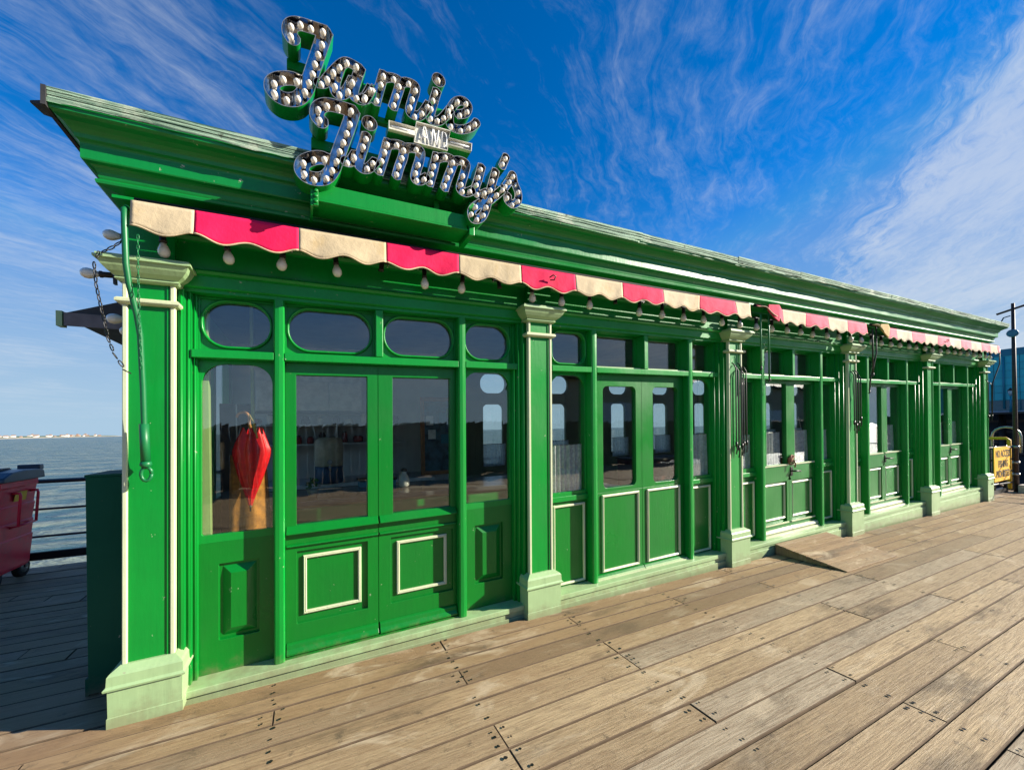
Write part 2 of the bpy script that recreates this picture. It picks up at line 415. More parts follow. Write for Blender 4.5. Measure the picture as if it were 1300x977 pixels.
        for k in range(n):
            j = (k+1) % n
            f += [(k, j, n+j, n+k), (n+k, n+j, 2*n+j, 2*n+k), (2*n+k, 2*n+j, 3*n+j, 3*n+k)]
        s.add(v, f, mi)
        if bead:
            cx, cz = (hx0+hx1)/2, (hz0+hz1)/2
            v = []
            for off, y in ((bead, y0+.001), (bead*.85, y0-.014), (bead*.4, y0-.020), (0, y0-.014), (0, y0+.001)):
                for k in range(n):
                    x, z = hole[k]; a, b = hole[(k+1) % n], hole[k-1]
                    tx, tz = a[0]-b[0], a[1]-b[1]; l = math.hypot(tx, tz) or 1
                    v.append((x+tz/l*off, y, z-tx/l*off))
            f = [(i*n+k, i*n+(k+1) % n, (i+1)*n+(k+1) % n, (i+1)*n+k) for i in range(4) for k in range(n)]
            s.add(v, f, mi, True)
        return s
    def mesh(s, name, mats):
        me = bpy.data.meshes.new(name); me.from_pydata(s.v, [], s.f); 
        for m_ in (mats if isinstance(mats, (list, tuple)) else [mats]): me.materials.append(m_)
        me.polygons.foreach_set('material_index', s.m); me.polygons.foreach_set('use_smooth', s.smooth)
        me.update(); return me
    def tilt(s): s.v = [T(*p) for p in s.v]; return s

def link(name, me, parent=None, loc=(0, 0, 0), rot=None):
    o = bpy.data.objects.new(name, me); COL.objects.link(o); o.location = loc
    if rot: o.rotation_euler = rot
    if parent: o.parent = parent
    return o
def part(name, mb, mats, parent=None, loc=(0, 0, 0), bevel=0., label=None, rot=None, seg=2):
    o = link(name, mb.mesh(name, mats), parent, loc, rot)
    if bevel:
        b = o.modifiers.new('bevel', 'BEVEL'); b.width = bevel; b.segments = seg; b.limit_method = 'ANGLE'; b.angle_limit = R(40); b.harden_normals = False
    if label: o['label'] = label
    return o
def thing(name, label, cat, loc=(0, 0, 0), group=None, rot=None):
    o = link(name, None, None, loc, rot); o.empty_display_size = .1
    o['label'] = label; o['category'] = cat
    if group: o['group'] = group
    return o
def tag(o, label=None, cat=None, group=None, kind=None):
    if label: o['label'] = label
    if cat: o['category'] = cat
    if group: o['group'] = group
    if kind: o['kind'] = kind
    return o
def dup(o, parent=None, loc=None, label=None):
    c = o.copy(); COL.objects.link(c)
    if parent is not None: c.parent = parent
    if loc is not None: c.location = loc
    if label: c['label'] = label
    for ch in o.children: dup(ch, c)
    return c

# ------------------------------------------------------------------ the ground: sea, pier deck
mb = MB(); N = 40
for i in range(1): mb.add([(-15000, -15000, -5), (15000, -15000, -5), (15000, 15000, -5), (-15000, 15000, -5)], [(0, 1, 2, 3)])
tag(part('sea', mb, SEA), kind='structure')
# far shore with its town
mb = MB()
ca, cb = Vector((-1000, 1500, 0)), Vector((-1500, 4300, 0))
cdn = (cb-ca).normalized(); cn = Vector((-cdn.y, cdn.x, 0))
if cn.x > 0: cn = -cn
def coast(u, w_, z): p = ca+cdn*u+cn*w_; return (p.x, p.y, z)
rows = [(0, -5.2), (18, -3.6), (40, -1.5), (80, 3), (180, 6), (500, 9), (900, 4)]
us = [-900+i*60 for i in range(80)]
v = []; f = []
for i, u_ in enumerate(us):
    for w_, z in rows: v.append(coast(u_, w_+6*math.sin(u_*.01), z+random.uniform(-.4, .8)*(z > -3)))
nr = len(rows)
for i in range(len(us)-1):
    for j in range(nr-1): f.append((i*nr+j, i*nr+j+1, (i+1)*nr+j+1, (i+1)*nr+j))
mb.add(v, f)
for k in range(len(f)): mb.m[k] = 0 if (k % (nr-1)) < 2 else 1
tag(part('far_shore', mb, [BEACH, BUSH]), kind='structure')
hb = {}
for key, wm in (('w', HOUSEW), ('b', HOUSEB)):
    bodyb = MB().box(-7, 7, -5, 5, -3, 7)
    roofb = MB().add([(-7.6, -5.6, 7), (7.6, -5.6, 7), (7.6, 5.6, 7), (-7.6, 5.6, 7), (-7.6, 0, 11.5), (7.6, 0, 11.5)], [(0, 1, 5, 4), (2, 3, 4, 5), (0, 4, 3), (1, 2, 5), (0, 3, 2, 1)])
    hb[key] = (bodyb.mesh('house_wall', wm), roofb.mesh('house_roof', ROOFR))
for k in range(58):
    u_ = 150+k*50+random.uniform(-18, 18); w_ = random.uniform(45, 150); z = -.5+w_*.02
    key = 'w' if random.random() < .68 else 'b'; s_ = random.uniform(.45, .8)*(1+u_/2600)
    p = coast(u_, w_, z)
    h = thing('seafront_house', 'white rendered house in the far seafront row across the water' if key == 'w' else 'brick coloured house in the far seafront row across the water',
              'house', p, 'houses on the far shore', (0, 0, random.choice((0, 1.57))+math.atan2(cdn.y, cdn.x)))
    h.scale = (s_*random.uniform(.8, 1.5), s_, s_*random.uniform(.7, 1.25))
    link('wall', hb[key][0], h); link('roof', hb[key][1], h)

# deck: dark bearers below, planks as pieces on top
mb = MB().box(-7, 14.7, -14, 3.55, -.30, -.062)
for k in range(22): mb.box(-6.9, 14.6, -13.5+k*.8-.07, -13.5+k*.8+.07, -.55, -.301)
deck = tag(part('pier_deck', mb, UNDER), kind='structure')
random.seed(3)
nail = MB()
def plank_mesh(L_, wd):
    m_ = MB(); e = .0035
    v = [(0, 0, -.05), (L_, 0, -.05), (L_, wd, -.05), (0, wd, -.05), (0, 0, -e), (L_, 0, -e), (L_, wd, -e), (0, wd, -e), (e, e, 0), (L_-e, e, 0), (L_-e, wd-e, 0), (e, wd-e, 0)]
    m_.add(v, [(0, 3, 2, 1), (0, 1, 5, 4), (1, 2, 6, 5), (2, 3, 7, 6), (3, 0, 4, 7), (4, 5, 9, 8), (5, 6, 10, 9), (6, 7, 11, 10), (7, 4, 8, 11), (8, 9, 10, 11)])
    m_.m = [1]*9+[0]
    return m_
pm = {}
def plank(x0, x1, y0, wd, gap=.008):
    L_ = round(x1-x0-gap*.5, 3); key = (L_, round(wd-gap, 3))
    if key not in pm: pm[key] = plank_mesh(*key).mesh('plank', [DECK, GRIME])
    o = link('plank', pm[key], deck, (x0+random.uniform(0, .003), y0+gap/2+random.uniform(-.0015, .0015), random.uniform(-.004, .0)))
    o.rotation_euler = (random.uniform(-.0025, .0025), random.uniform(-.0005, .0005), random.uniform(-.0004, .0004))
def nails(x, y0, wd, joint):
    def disc(cx, cy, r):
        n = 8; nail.add([(cx+r*math.cos(6.283*k/n)*random.uniform(.8, 1.15), cy+r*math.sin(6.283*k/n)*random.uniform(.8, 1.15), .0035) for k in range(n)], [tuple(range(n))])
    for dx in ((-.045, .04) if joint else (0,)):
        for fy in (.25, .75):
            if random.random() < .93: disc(x+dx+random.uniform(-.012, .012), y0+wd*fy+random.uniform(-.014, .014), random.uniform(.006, .0105))
    if joint and random.random() < .5: disc(x+random.uniform(-.1, .1), y0+wd*.5, .009)
YG = [.33, .16, .0, -.145, -.27, -.393, -.546, -.70, -.895, -1.066, -1.232, -1.392, -1.546, -1.735, -1.905, -2.08, -2.25, -2.42, -2.59, -2.76, -2.93]
JT = {8: 2, 9: 2, 10: 1, 11: 0, 7: 1, 12: 2, 13: 0}
for r_ in range(len(YG)-1):
    y0, y1 = YG[r_+1], YG[r_]; off = JT.get(r_, random.randrange(3))
    js = [.61+1.02*k for k in range(-2, 16) if (k+off) % 3 == 0]
    js = [j for j in js if -.7 < j < 14.2]
    xs = [-.9 if r_ < 7 else -.75]+js+[14.62]
    if r_ < 2: xs = [12.9, 14.62]        # beside the far end only
    for a_, b_ in zip(xs[:-1], xs[1:]): plank(a_, b_, y0, y1-y0)
    if r_ >= 2:
        for k in range(0, 14):
            x = .61+1.02*k
            if x < 9.5: nails(x, y0, y1-y0, any(abs(x-j) < .01 for j in js))
# strip beside and behind the left end
y = -.15; k = 0
while y < 3.5:
    wd = .152; cut = -2.6+(k*1.7 % 2.0)
    if y >= -.01: plank(cut, -.05 if y < .6 else .2, y, wd)
    else: plank(cut, -.9, y, wd)
    plank(-5.2, cut, y, wd); y += wd; k += 1
tag(part('nail_heads', nail, BLACK, deck), kind='stuff')
mb = MB(); y = -2.935
while y > -13.8:
    for x0 in (-6.9, -1.4, 3.8, 9.1): mb.box(x0, x0+random.choice((5.19, 5.19)) if x0 < 9 else 14.6, y-.165, y-.006, -.05, random.uniform(-.004, 0))
    y -= .17
y = -2.935+.006
mb.box(-6.9, -.76, -2.9, -.16, -.05, -.002)
tag(part('far_deck_boards', mb, DECK, deck), kind='stuff')

# toe board + rail along the seaward edge, behind the pavilion
rail = thing('pier_railing', 'dark iron three bar railing along the seaward edge behind the red bin', 'railing', (0, 3.567, 0))
for z, r in ((.99, .024), (.672, .013), (.36, .013)):
    part('rail', MB().tube([(-7, 0, z), (14.5, 0, z)], r, 8), BLACK, rail)
part('toe_board', MB().box(-7, 14.5, -.02, .03, .095, .18), UNDER, rail)
for x in (-6.2, -4.1, -1.25, 1, 3.1, 5.2, 7.3, 9.4, 11.5):
    part('post', MB().box(x-.025, x+.025, .031, .08, -.25, 1.03).tube([(x, .0, .99), (x, .0, 1.05)], .03, 8), BLACK, rail)
# ------------------------------------------------------------------ the pavilion
BW = 2.5; SW = .1132; NB = 5; XL, XR = -SW, NB*BW+SW; YB = 3.0
bld = thing('pavilion_building', 'long low green timber shopfront pavilion with pale pilasters and glazed double doors on the pier', 'building')
def bpart(name, mb, mats, parent=None, bevel=0., loc=(0, 0, 0), label=None, seg=2):
    return part(name, mb.tilt(), mats, parent or bld, loc, bevel, label, seg=seg)
def at(x): return T(x, 0, 0)

# pilasters (shared meshes; bases reach down to the level deck)
me_core = MB().box(-SW+.004, SW-.004, .012, .26, .20, 2.75).tilt().mesh('pilaster', GREEN)
def strip_mb(s_):
    m_ = MB(); x0 = s_*SW; x1 = s_*(SW-.023)
    pr = [(x0, .03), (x0, .006), (x0+(x1-x0)*.2, 0), (x0+(x1-x0)*.8, 0), (x1, .006), (x1, .013)]
    v = [(x, y, .27) for x, y in pr]+[(x, y, 2.34) for x, y in pr]; n = len(pr)
    m_.add(v, [(i, i+1, n+i+1, n+i) if s_ > 0 else (i+1, i, n+i, n+i+1) for i in range(n-1)]); return m_
def bead_mb():
    m_ = MB(); x = SW-.033
    return m_.box(x-.004, x+.002, .006, .0125, .27, 2.34)
me_strips = [strip_mb(s_).tilt().mesh('edge_strip', CREAM) for s_ in (-1, 1)]
me_plain = [strip_mb(s_).tilt().mesh('edge_strip', GREEN) for s_ in (-1, 1)]
me_bead = bead_mb().tilt().mesh('edge_bead', GREEN)
def wrap(prof, back=.2):
    """run a (projection, z) profile round front and both sides of the shaft"""
    m_ = MB(); v = []; n = len(prof)
    for pz, z in prof:
        v += [(-SW-pz, back, z), (-SW-pz, -pz, z), (SW+pz, -pz, z), (SW+pz, back, z)]
    f = []
    for i in range(n-1):
        for k in range(3): f.append((i*4+k, i*4+k+1, (i+1)*4+k+1, (i+1)*4+k))
    f.append((0, 3, 2, 1)); f.append(((n-1)*4, (n-1)*4+1, (n-1)*4+2, (n-1)*4+3))
    return m_.add(v, f)
me_ring = wrap([(.001, 2.202), (.016, 2.205), (.024, 2.213), (.024, 2.226), (.016, 2.234), (.001, 2.237)], .06).tilt().mesh('neck_ring', CREAM)
me_cap = wrap([(.002, 2.322), (.016, 2.324), (.024, 2.332), (.018, 2.342), (.026, 2.348), (.046, 2.362), (.064, 2.384), (.074, 2.404), (.076, 2.410), (.088, 2.412), (.088, 2.424), (.080, 2.427), (.080, 2.436), (.06, 2.444)], .17).tilt().mesh('capital', PALE)
def base_mb(X):
    zb = -S1*X-.004
    return wrap([(.045, zb), (.045, zb+.055), (.041, zb+.058), (.041, zb+.062), (.043, .186), (.043, .19), (.056, .194), (.058, .204), (.050, .211), (.047, .215), (.045, .262), (.036, .274), (.004, .296)], .2)
for i in range(NB+1):
    X = i*BW; o = at(X)
    p = link('pilaster', me_core, bld, o)
    for m_ in (me_strips if i < 4 else me_plain): link('edge_strip', m_, p)
    link('edge_bead', me_bead, p); link('neck_ring', me_ring, p); link('capital', me_cap, p)
    b = base_mb(X); b.v = [(x+VL*z, y, z+S1*x) for x, y, z in b.v]
    q = part('base', b, PALE, p)
    if i == NB:
        m_ = MB(); m_.lathe([(.018, 0), (.018, .006), (.010, .007)], (.05, -.0505, .10), 12, 'y'); part('vent_hole', m_, BLACK, p)

# long members
def member(name, prof, m_, x0=XL, x1=XR, bevel=0., dx0=None, dx1=None):
    return bpart(name, MB().sweep_x(prof, x0, x1, 0, True, dx0, dx1), m_, None, bevel)
# frieze behind the bulbs and its mouldings
member('frieze', [(.05, 2.45), (.05, 2.775), (.24, 2.775), (.24, 2.45)], GREEN, XL+.002, XR-.002)
member('frieze_moulding', [(.049, 2.60), (.03, 2.605), (.02, 2.625), (.03, 2.64), (.049, 2.645)], GREEN, XL+.003, XR-.003)
member('soffit_board', [(.02, 2.69), (.02, 2.715), (-.13, 2.715), (-.13, 2.70)], GREEN, XL+.003, XR-.003)
for i in range(NB):
    x0, x1 = i*BW+SW, (i+1)*BW-SW
    bpart('architrave', MB().sweep_x([(.05, 2.45), (.03, 2.447), (.022, 2.435), (.03, 2.42), (.052, 2.415), (.052, 2.352), (.062, 2.346), (.075, 2.344), (.075, 2.325), (.24, 2.325), (.24, 2.449)], x0-.003, x1+.003), GREEN)
# cornice with mitred ends
CP = [(.225, 3.052), (.222, 3.028), (.206, 3.019), (.180, 3.012), (.156, 3.000), (.142, 2.990), (.138, 2.984), (.134, 2.966), (.120, 2.960), (.116, 2.952), (.115, 2.944), (.115, 2.880), (.112, 2.874), (.090, 2.870), (.080, 2.862), (.072, 2.845), (.066, 2.822), (.062, 2.812), (.074, 2.808), (.077, 2.800), (.074, 2.788), (.066, 2.784), (.012, 2.778), (-.2, 2.778), (-.2, 3.066)]
prof = [(-a, z) for a, z in CP]
def lov(a): return max(0, min(a*1.05, a*.62+.052))
lx = [-lov(a) for a, z in CP]; rx = [max(a*.55, 0) for a, z in CP]
bpart('cornice', MB().sweep_x(prof, XL, XR, 0, True, lx, rx), CORN)
# the left return of the cornice (seen edge-on from below)
m_ = MB(); n = len(CP); v = []
for yy in (None, YB+.1):
    for a, z in CP:
        v.append((XL-lov(a) if a > 0 else XL+.2, (-a if a > 0 else .2)+.003 if yy is None else yy, z))
m_.add(v, [(i, n+i, n+(i+1) % n, (i+1) % n) for i in range(n-1)])
bpart('cornice_return', m_, CORN)
# weathered roof-edge boards, each a piece of its own, a little out of line
random.seed(11)
x = XL-.188; k = 0
while x < XR+.10:
    L_ = random.choice((.9, 1.1, 1.3)); x1 = min(x+L_, XR+.13)
    s0, s1 = random.uniform(-.006, .004), random.uniform(-.006, .004); o_ = random.uniform(-.004, .004); m_ = MB()
    for a, b, yo in ((3.053, 3.073, .004), (3.074, 3.090, 0), (3.091, 3.108, -.003)):
        m_.hexa([(x, -.236+yo+o_, a+s0), (x1-.004, -.236+yo+o_, a+s1), (x1-.004, -.19, a+s1), (x, -.19, a+s0), (x, -.236+yo+o_, b+s0), (x1-.004, -.236+yo+o_, b+s1), (x1-.004, -.19, b+s1), (x, -.19, b+s0)])
    # ragged lead flashing lip under the boards
    t_ = 24; vv = []
    for q in range(t_+1):
        xx = x+(x1-.004-x)*q/t_; vv += [(xx, -.241+o_, 3.058+s0), (xx, -.239+o_, 3.054+s0-.006-.010*abs(math.sin(xx*3.1+k))*abs(math.sin(xx*7+1))-random.uniform(0, .006))]
    m_.add(vv, [(2*q, 2*q+1, 2*q+3, 2*q+2) for q in range(t_)])
    bpart('roof_edge_board', m_, FASCIA); x = x1; k += 1
m_ = MB().box(XL-.206, XL-.189, -.242, YB+.15, 3.02, 3.110); bpart('verge_board', m_, DARK)
m_ = MB().add([(XL-.20, -.21, 3.06), (XL-.262, -.19, 3.055), (XL-.262, -.19, 3.045), (XL-.20, -.21, 3.035), (XL-.20, -.12, 3.06), (XL-.255, -.10, 3.055), (XL-.20, -.12, 3.035)], [(0, 1, 2, 3), (4, 6, 5), (0, 4, 5, 1), (3, 2, 5, 6), (1, 5, 2)])
bpart('drip_spout', m_, DARK)
m_ = MB().add([(XL-.189, -.20, 3.106), (XR+.12, -.20, 3.106), (XR+.12, YB+.2, 3.106), (XL-.189, YB+.2, 3.106), (XL+.6, 1.4, 3.31), (XR-.6, 1.4, 3.30)], [(0, 1, 5, 4), (2, 3, 4, 5), (0, 4, 3), (1, 2, 5)])
bpart('roof', m_, DARK)
member('eaves_blocking', [(-.188, 3.053), (-.188, 3.102), (.3, 3.102), (.3, 3.053)], DARK, XL-.2, XR+.1)

# sill, riser and jambs per bay; mullions, transoms, lights, doors
MUL = {0: (.618, 1.848)}
def bay(i):
    X0 = i*BW; o = at(X0); m1, m3 = MUL.get(i, (.622, 1.885)); h = .030
    mid = (m1+m3)/2 if i == 0 else 1.262
    def bp(name, mb, mats, parent=None, bevel=0., label=None): return part(name, mb.tilt(), mats, parent or bld, o if parent is None else (0, 0, 0), bevel, label)
    zd = -S1*X0          # deck level in this bay's own height
    l, r = SW+.003, BW-SW-.003
    bp('sill', MB().box(l, r, .022, .27, .012, .052), PALE, None, .004)
    bp('riser', MB().box(l, r, .036, .10, zd-.09, .010), PALE)
    bp('sill_skirt', MB().box(l, r, .024, .034, zd-.09, -.028), PALE, None, .003)
    # jambs: three stepped mouldings each side
    for s_ in (0, 1):
        m_ = MB()
        for a, b, y in ((l, l+.026, .05), (l+.0262, l+.05, .088), (l+.0502, l+.072, .125)):
            A, B = (a, b) if not s_ else (BW-b, BW-a)
            m_.box(A, B, y, .24, .053, 2.324)
            c = (A+B)/2; m_.tube([(c, y+.002, .06), (c, y+.002, 2.32)], .007, 8)
        bp('jamb', m_, GREEN)
    for mm in (m1, m3):
        m_ = MB(); pr = [(mm-h, .24), (mm-h, .085), (mm-h+.008, .073), (mm, .070), (mm+h-.008, .073), (mm+h, .085), (mm+h, .24)]
        n = len(pr); m_.add([(x, y, .053) for x, y in pr]+[(x, y, 2.324) for x, y in pr], [(j, (j+1) % n, n+(j+1) % n, n+j) for j in range(n)]+[tuple(range(n, 2*n))])
        bp('mullion', m_, GREEN)
    bp('mullion', MB().box(mid-.026, mid+.026, .078, .24, 1.995, 2.324), GREEN, None, .006)
    lj, rj = l+.073, BW-l-.073
    for a, b in ((lj-.02, m1-h), (m1+h, m3-h), (m3+h, rj+.02)):
        bp('transom', MB().box(a-.001, b+.001, .076, .24, 1.945, 1.993), GREEN, None, .004)
    # upper lights
    cells = [(lj, m1-h), (m1+h, mid-.026), (mid+.026, m3-h), (m3+h, rj)]
    for k, (a, b) in enumerate(cells):
        z0, z1 = 1.995, 2.323; bb = .001
        if i == 0 or (i == 1 and k == 0):
            hx0, hx1 = a+.006+.018, b-.024; rr = min(.128, (hx1-hx0)/2-.03) if i == 0 else .085
            m_ = MB().plate(a-bb, b+bb, z0, z1, .158, .185, hx0, hx1, 2.030, 2.302, rr, 10, 0, False, .017)
            fr = bp('upper_light', m_, GREEN); yg = .178
            # thin raised edging leaving sunk spandrels in the corners
            e = MB()
            for (x0, x1, w0, w1) in ((a, b, z0, z0+.012), (a, b, z1-.012, z1), (a, a+.010, z0+.013, z1-.013), (b-.010, b, z0+.013, z1-.013)): e.box(x0, x1, .146, .1575, w0, w1)
            bp('edging', e, GREEN, fr)
        else:
            m_ = MB().plate(a-bb, b+bb, z0, z1, .185, .215, a+.014, b-.014, 2.022, 2.308, .004, 2)
            fr = bp('upper_light', m_, GREEN); yg = .205; hx0, hx1 = a+.014, b-.014
            bp('ledge', MB().box(a+.002, b-.002, .125, .184, 1.996, 2.012), PALE, fr)
        bp('pane', MB().box(hx0-.006, hx1+.006, yg, yg+.004, 2.015, 2.312), GLASS, fr)
    # side lights above a panelled dado
    for k, (a, b) in enumerate(((lj, m1-h), (m3+h, rj))):
        hx0, hx1 = (a+.012, b-.012); z0, z1 = .053, 1.944
        if i <= 1: m_ = MB().plate(a-.001, b+.001, .84, z1, .158, .186, hx0, hx1, .885, 1.924, .125, 10, 0, True, .0)
        else: m_ = MB().plate(a-.001, b+.001, .84, z1, .158, .186, hx0, hx1, .90, 1.915, .005, 2)
        wn = bp('side_window', m_, GREEN)
        bp('pane', MB().box(hx0-.006, hx1+.006, .176, .180, .87, 1.93), GLASS, wn)
        if i == 0:
            # sunk panel with a raised and fielded centre
            d_ = MB().plate(a-.001, b+.001, z0, .8395, .158, .200, a+.10, b-.085, .245, .705, .004, 2)
            d_.box(a+.095, b-.08, .178, .199, .24, .71)
            c0, c1 = a+.118, b-.103
            d_.add([(c0, .1779, .263), (c1, .1779, .263), (c1, .1779, .687), (c0, .1779, .687), (c0+.045, .150, .308), (c1-.045, .150, .308), (c1-.045, .150, .642), (c0+.045, .150, .642)], [(0, 1, 5, 4), (1, 2, 6, 5), (2, 3, 7, 6), (3, 0, 4, 7), (4, 5, 6, 7)])
            bp('dado_panel', d_, GREEN2, None, .002)
        else:
            d_ = MB().box(a-.001, b+.001, .165, .20, z0, .8395)
            pn = bp('dado_panel', d_, GREEN2)
            bp('dado_rail', MB().box(a-.001, b+.001, .140, .1645, .805, .852), GREEN, pn, .004)
            bp('panel_moulding', MB().frame(a+.028, b-.028, .07 if i == 1 else .10, .775 if i == 1 else .74, .020, .148, .1655), CREAM, pn)
    # double doors
    for k in (0, 1):
        a, b = ((m1+h+.002, mid-.002), (mid+.002, m3-h-.002))[k]
        z0, z1 = .062, 1.942
        if i == 0:
            gx0, gx1 = ((.712, 1.160), (1.335, 1.775))[k]; gz0, gz1, rr = .885, 1.866, .003
            px0, px1 = ((.714, 1.158), (1.318, 1.790))[k]; mx0, mx1 = ((.752, 1.116), (1.362, 1.740))[k]
        elif i == 1:
            gx0, gx1 = ((.775, 1.185), (1.415, 1.775))[k]; gz0, gz1, rr = .875, 1.832, .05
        else:
            gx0, gx1 = ((.80, 1.215), (1.392, 1.800))[k]; gz0, gz1, rr = .905, 1.905-.0, .003
        gx0, gx1 = max(gx0, a+.03), min(gx1, b-.03)
        if i == 0:
            m_ = MB().plate(a, b, .80, z1, .145, .195, gx0, gx1, gz0, gz1, rr, 4)
            m_.plate(a, b, z0, .7995, .145, .195, px0, px1, .246, .714, .003, 2); m_.box(px0-.004, px1+.004, .163, .194, .24, .72)
            lf = bp('door', m_, GREEN2, None, .002)
            # sloping weather board under the glass, shelf below, kicker at the foot
            for (pz, nm) in (([(.144, .884), (.112, .850), (.104, .842), (.104, .835), (.144, .828)], 'weather_board'), ([(.144, .765), (.128, .762), (.126, .752), (.144, .742)], 'ledge'), ([(.144, .135), (.128, .125), (.122, .10), (.105, .078), (.105, .066), (.144, .066)], 'kick_board')):
                bp(nm, MB().sweep_x(pz, a+.004, b-.004), GREEN2, lf, .002)
            bp('panel_moulding', MB().frame(mx0, mx1, .298, .68, .021, .146, .1635), CREAM, lf)
            yg = .172
        elif i == 1:
            m_ = MB().plate(a, b, .838, z1, .145, .195, gx0, gx1, gz0, gz1, rr, 6)
            m_.box(a, b, .145, .194, z0, .8375); lf = bp('door', m_, GREEN2, None, .002)
            bp('panel_moulding', MB().frame(a+.055+.04*(k == 0), b-.05-.02*k, .105, .818, .021, .128, .1455), CREAM, lf)
            bp('kick_board', MB().sweep_x([(.144, .095), (.126, .088), (.118, .07), (.110, .058), (.144, .058)], a+.003, b-.003), GREEN2, lf)
            bp('kick_strip', MB().sweep_x([(.117, .070), (.108, .064), (.106, .055), (.117, .055)], a+.003, b-.003), PALE, lf)
            yg = .172
        else:
            m_ = MB().plate(a, b, .70, z1, .145, .195, gx0, gx1, gz0, gz1, rr, 3)
            p0, p1 = a+.055, b-.05
            m_.plate(a, b, z0, .6995, .145, .195, p0, p1, .19, .690, .003, 2); m_.box(p0-.004, p1+.004, .168, .194, .18, .694)
            lf = bp('door', m_, GREEN2, None, .002)
            bp('panel_moulding', MB().frame(p0+.022, p1-.022, .232, .668, .018, .150, .1685), CREAM, lf)
            for z_, nm in ((gz0-.004, 'glazing_ledge'), (.186, 'panel_ledge')): bp(nm, MB().box(a+.03, b-.03, .132, .1445, z_-.014, z_), CREAM, lf)
            bp('kick_board', MB().sweep_x([(.144, .125), (.120, .118), (.112, .10), (.110, .09), (.144, .085)], a+.003, b-.003), CREAM, lf)
            bp('kick_strip', MB().sweep_x([(.144, .082), (.100, .072), (.098, .056), (.144, .056)], a+.003, b-.003), CREAM, lf)
            yg = .172
            if k == 1:
                hz = .81; hx = a+.045
                m_ = MB().tube([(hx, .144, hz), (hx, .10, hz), (hx+.01, .095, hz), (hx+.11, .095, hz-.006)], .011, 8)
                m_.box(hx-.022, hx+.022, .137, .1445, hz-.06, hz+.05)
                bp('handle', m_, BLACK, lf)
        bp('pane', MB().box(gx0-.008, gx1+.008, yg, yg+.004, gz0-.01, gz1+.01), GLASS, lf)
    # threshold
    bp('threshold', MB().box(m1+h, m3-h, .095, .20, .0525, .060), CREAM if i else GREEN2)
for i in range(NB): bay(i)

# shell: end walls, back wall with its rounded windows, floor, ceiling
m_ = MB()
for (y0, y1, z0, z1) in ((.262, 1.20, -.06, 2.776), (2.75, YB, -.06, 2.776), (1.201, 2.749, -.06, .85), (1.201, 2.749, 2.40, 2.776), (1.92, 2.02, .851, 2.399)): m_.box(XL+.005, XL+.07, y0, y1, z0, z1)
ew = bpart('end_wall', m_, [GREEN]); bpart('pane', MB().box(XL+.03, XL+.034, 1.201, 1.919, .851, 2.399).box(XL+.03, XL+.034, 2.021, 2.749, .851, 2.399), GLASS, ew)  # left end wall glazing is unseen, added to let sky light into the bar
bpart('end_wall', MB().box(XR-.07, XR-.005, .262, YB, -.30, 2.776), [GREEN])
bpart('floor', MB().box(XL+.07, XR-.07, .272, YB-.06, -.06, .045), INFLOOR)
bpart('ceiling', MB().box(XL+.07, XR-.07, .242, YB-.06, 2.60, 2.66), INDARK)
wx = [3.30, 4.50, 5.92, 7.0, 8.2, 9.4, 10.6, 11.7]
m_ = MB(); edges = [2.75]+[(a+b+.40)/2 for a, b in zip(wx[:-1], wx[1:])]+[XR-.07]
bpart('back_wall', MB().box(XL+.07, 2.749, YB-.05, YB, .05, 2.66), [WALLIN])
for k, x in enumerate(wx):
    a, b = edges[k], edges[k+1]; hw = .36 if k % 2 == 0 else .40
    m_.plate(a, b, .05, 1.9, YB-.05, YB, x, x+hw, .90, 1.845, .09, 6); m_.plate(a, b, 1.901, 2.66, YB-.05, YB, x-.04, x+hw+.05, 2.02, 2.33, .14, 6)
bpart('back_wall', m_, [INNER])
for k, x in enumerate(wx):
    hw = .36 if k % 2 == 0 else .40
    w_ = bpart('back_window', MB().frame(x-.015, x+hw+.015, .885, 1.86, .02, YB-.062, YB-.05), INNER)
    bpart('pane', MB().box(x-.003, x+hw+.003, YB-.03, YB-.026, .895, 1.85).box(x-.043, x+hw+.053, YB-.03, YB-.026, 2.015, 2.335), GLASS, w_)
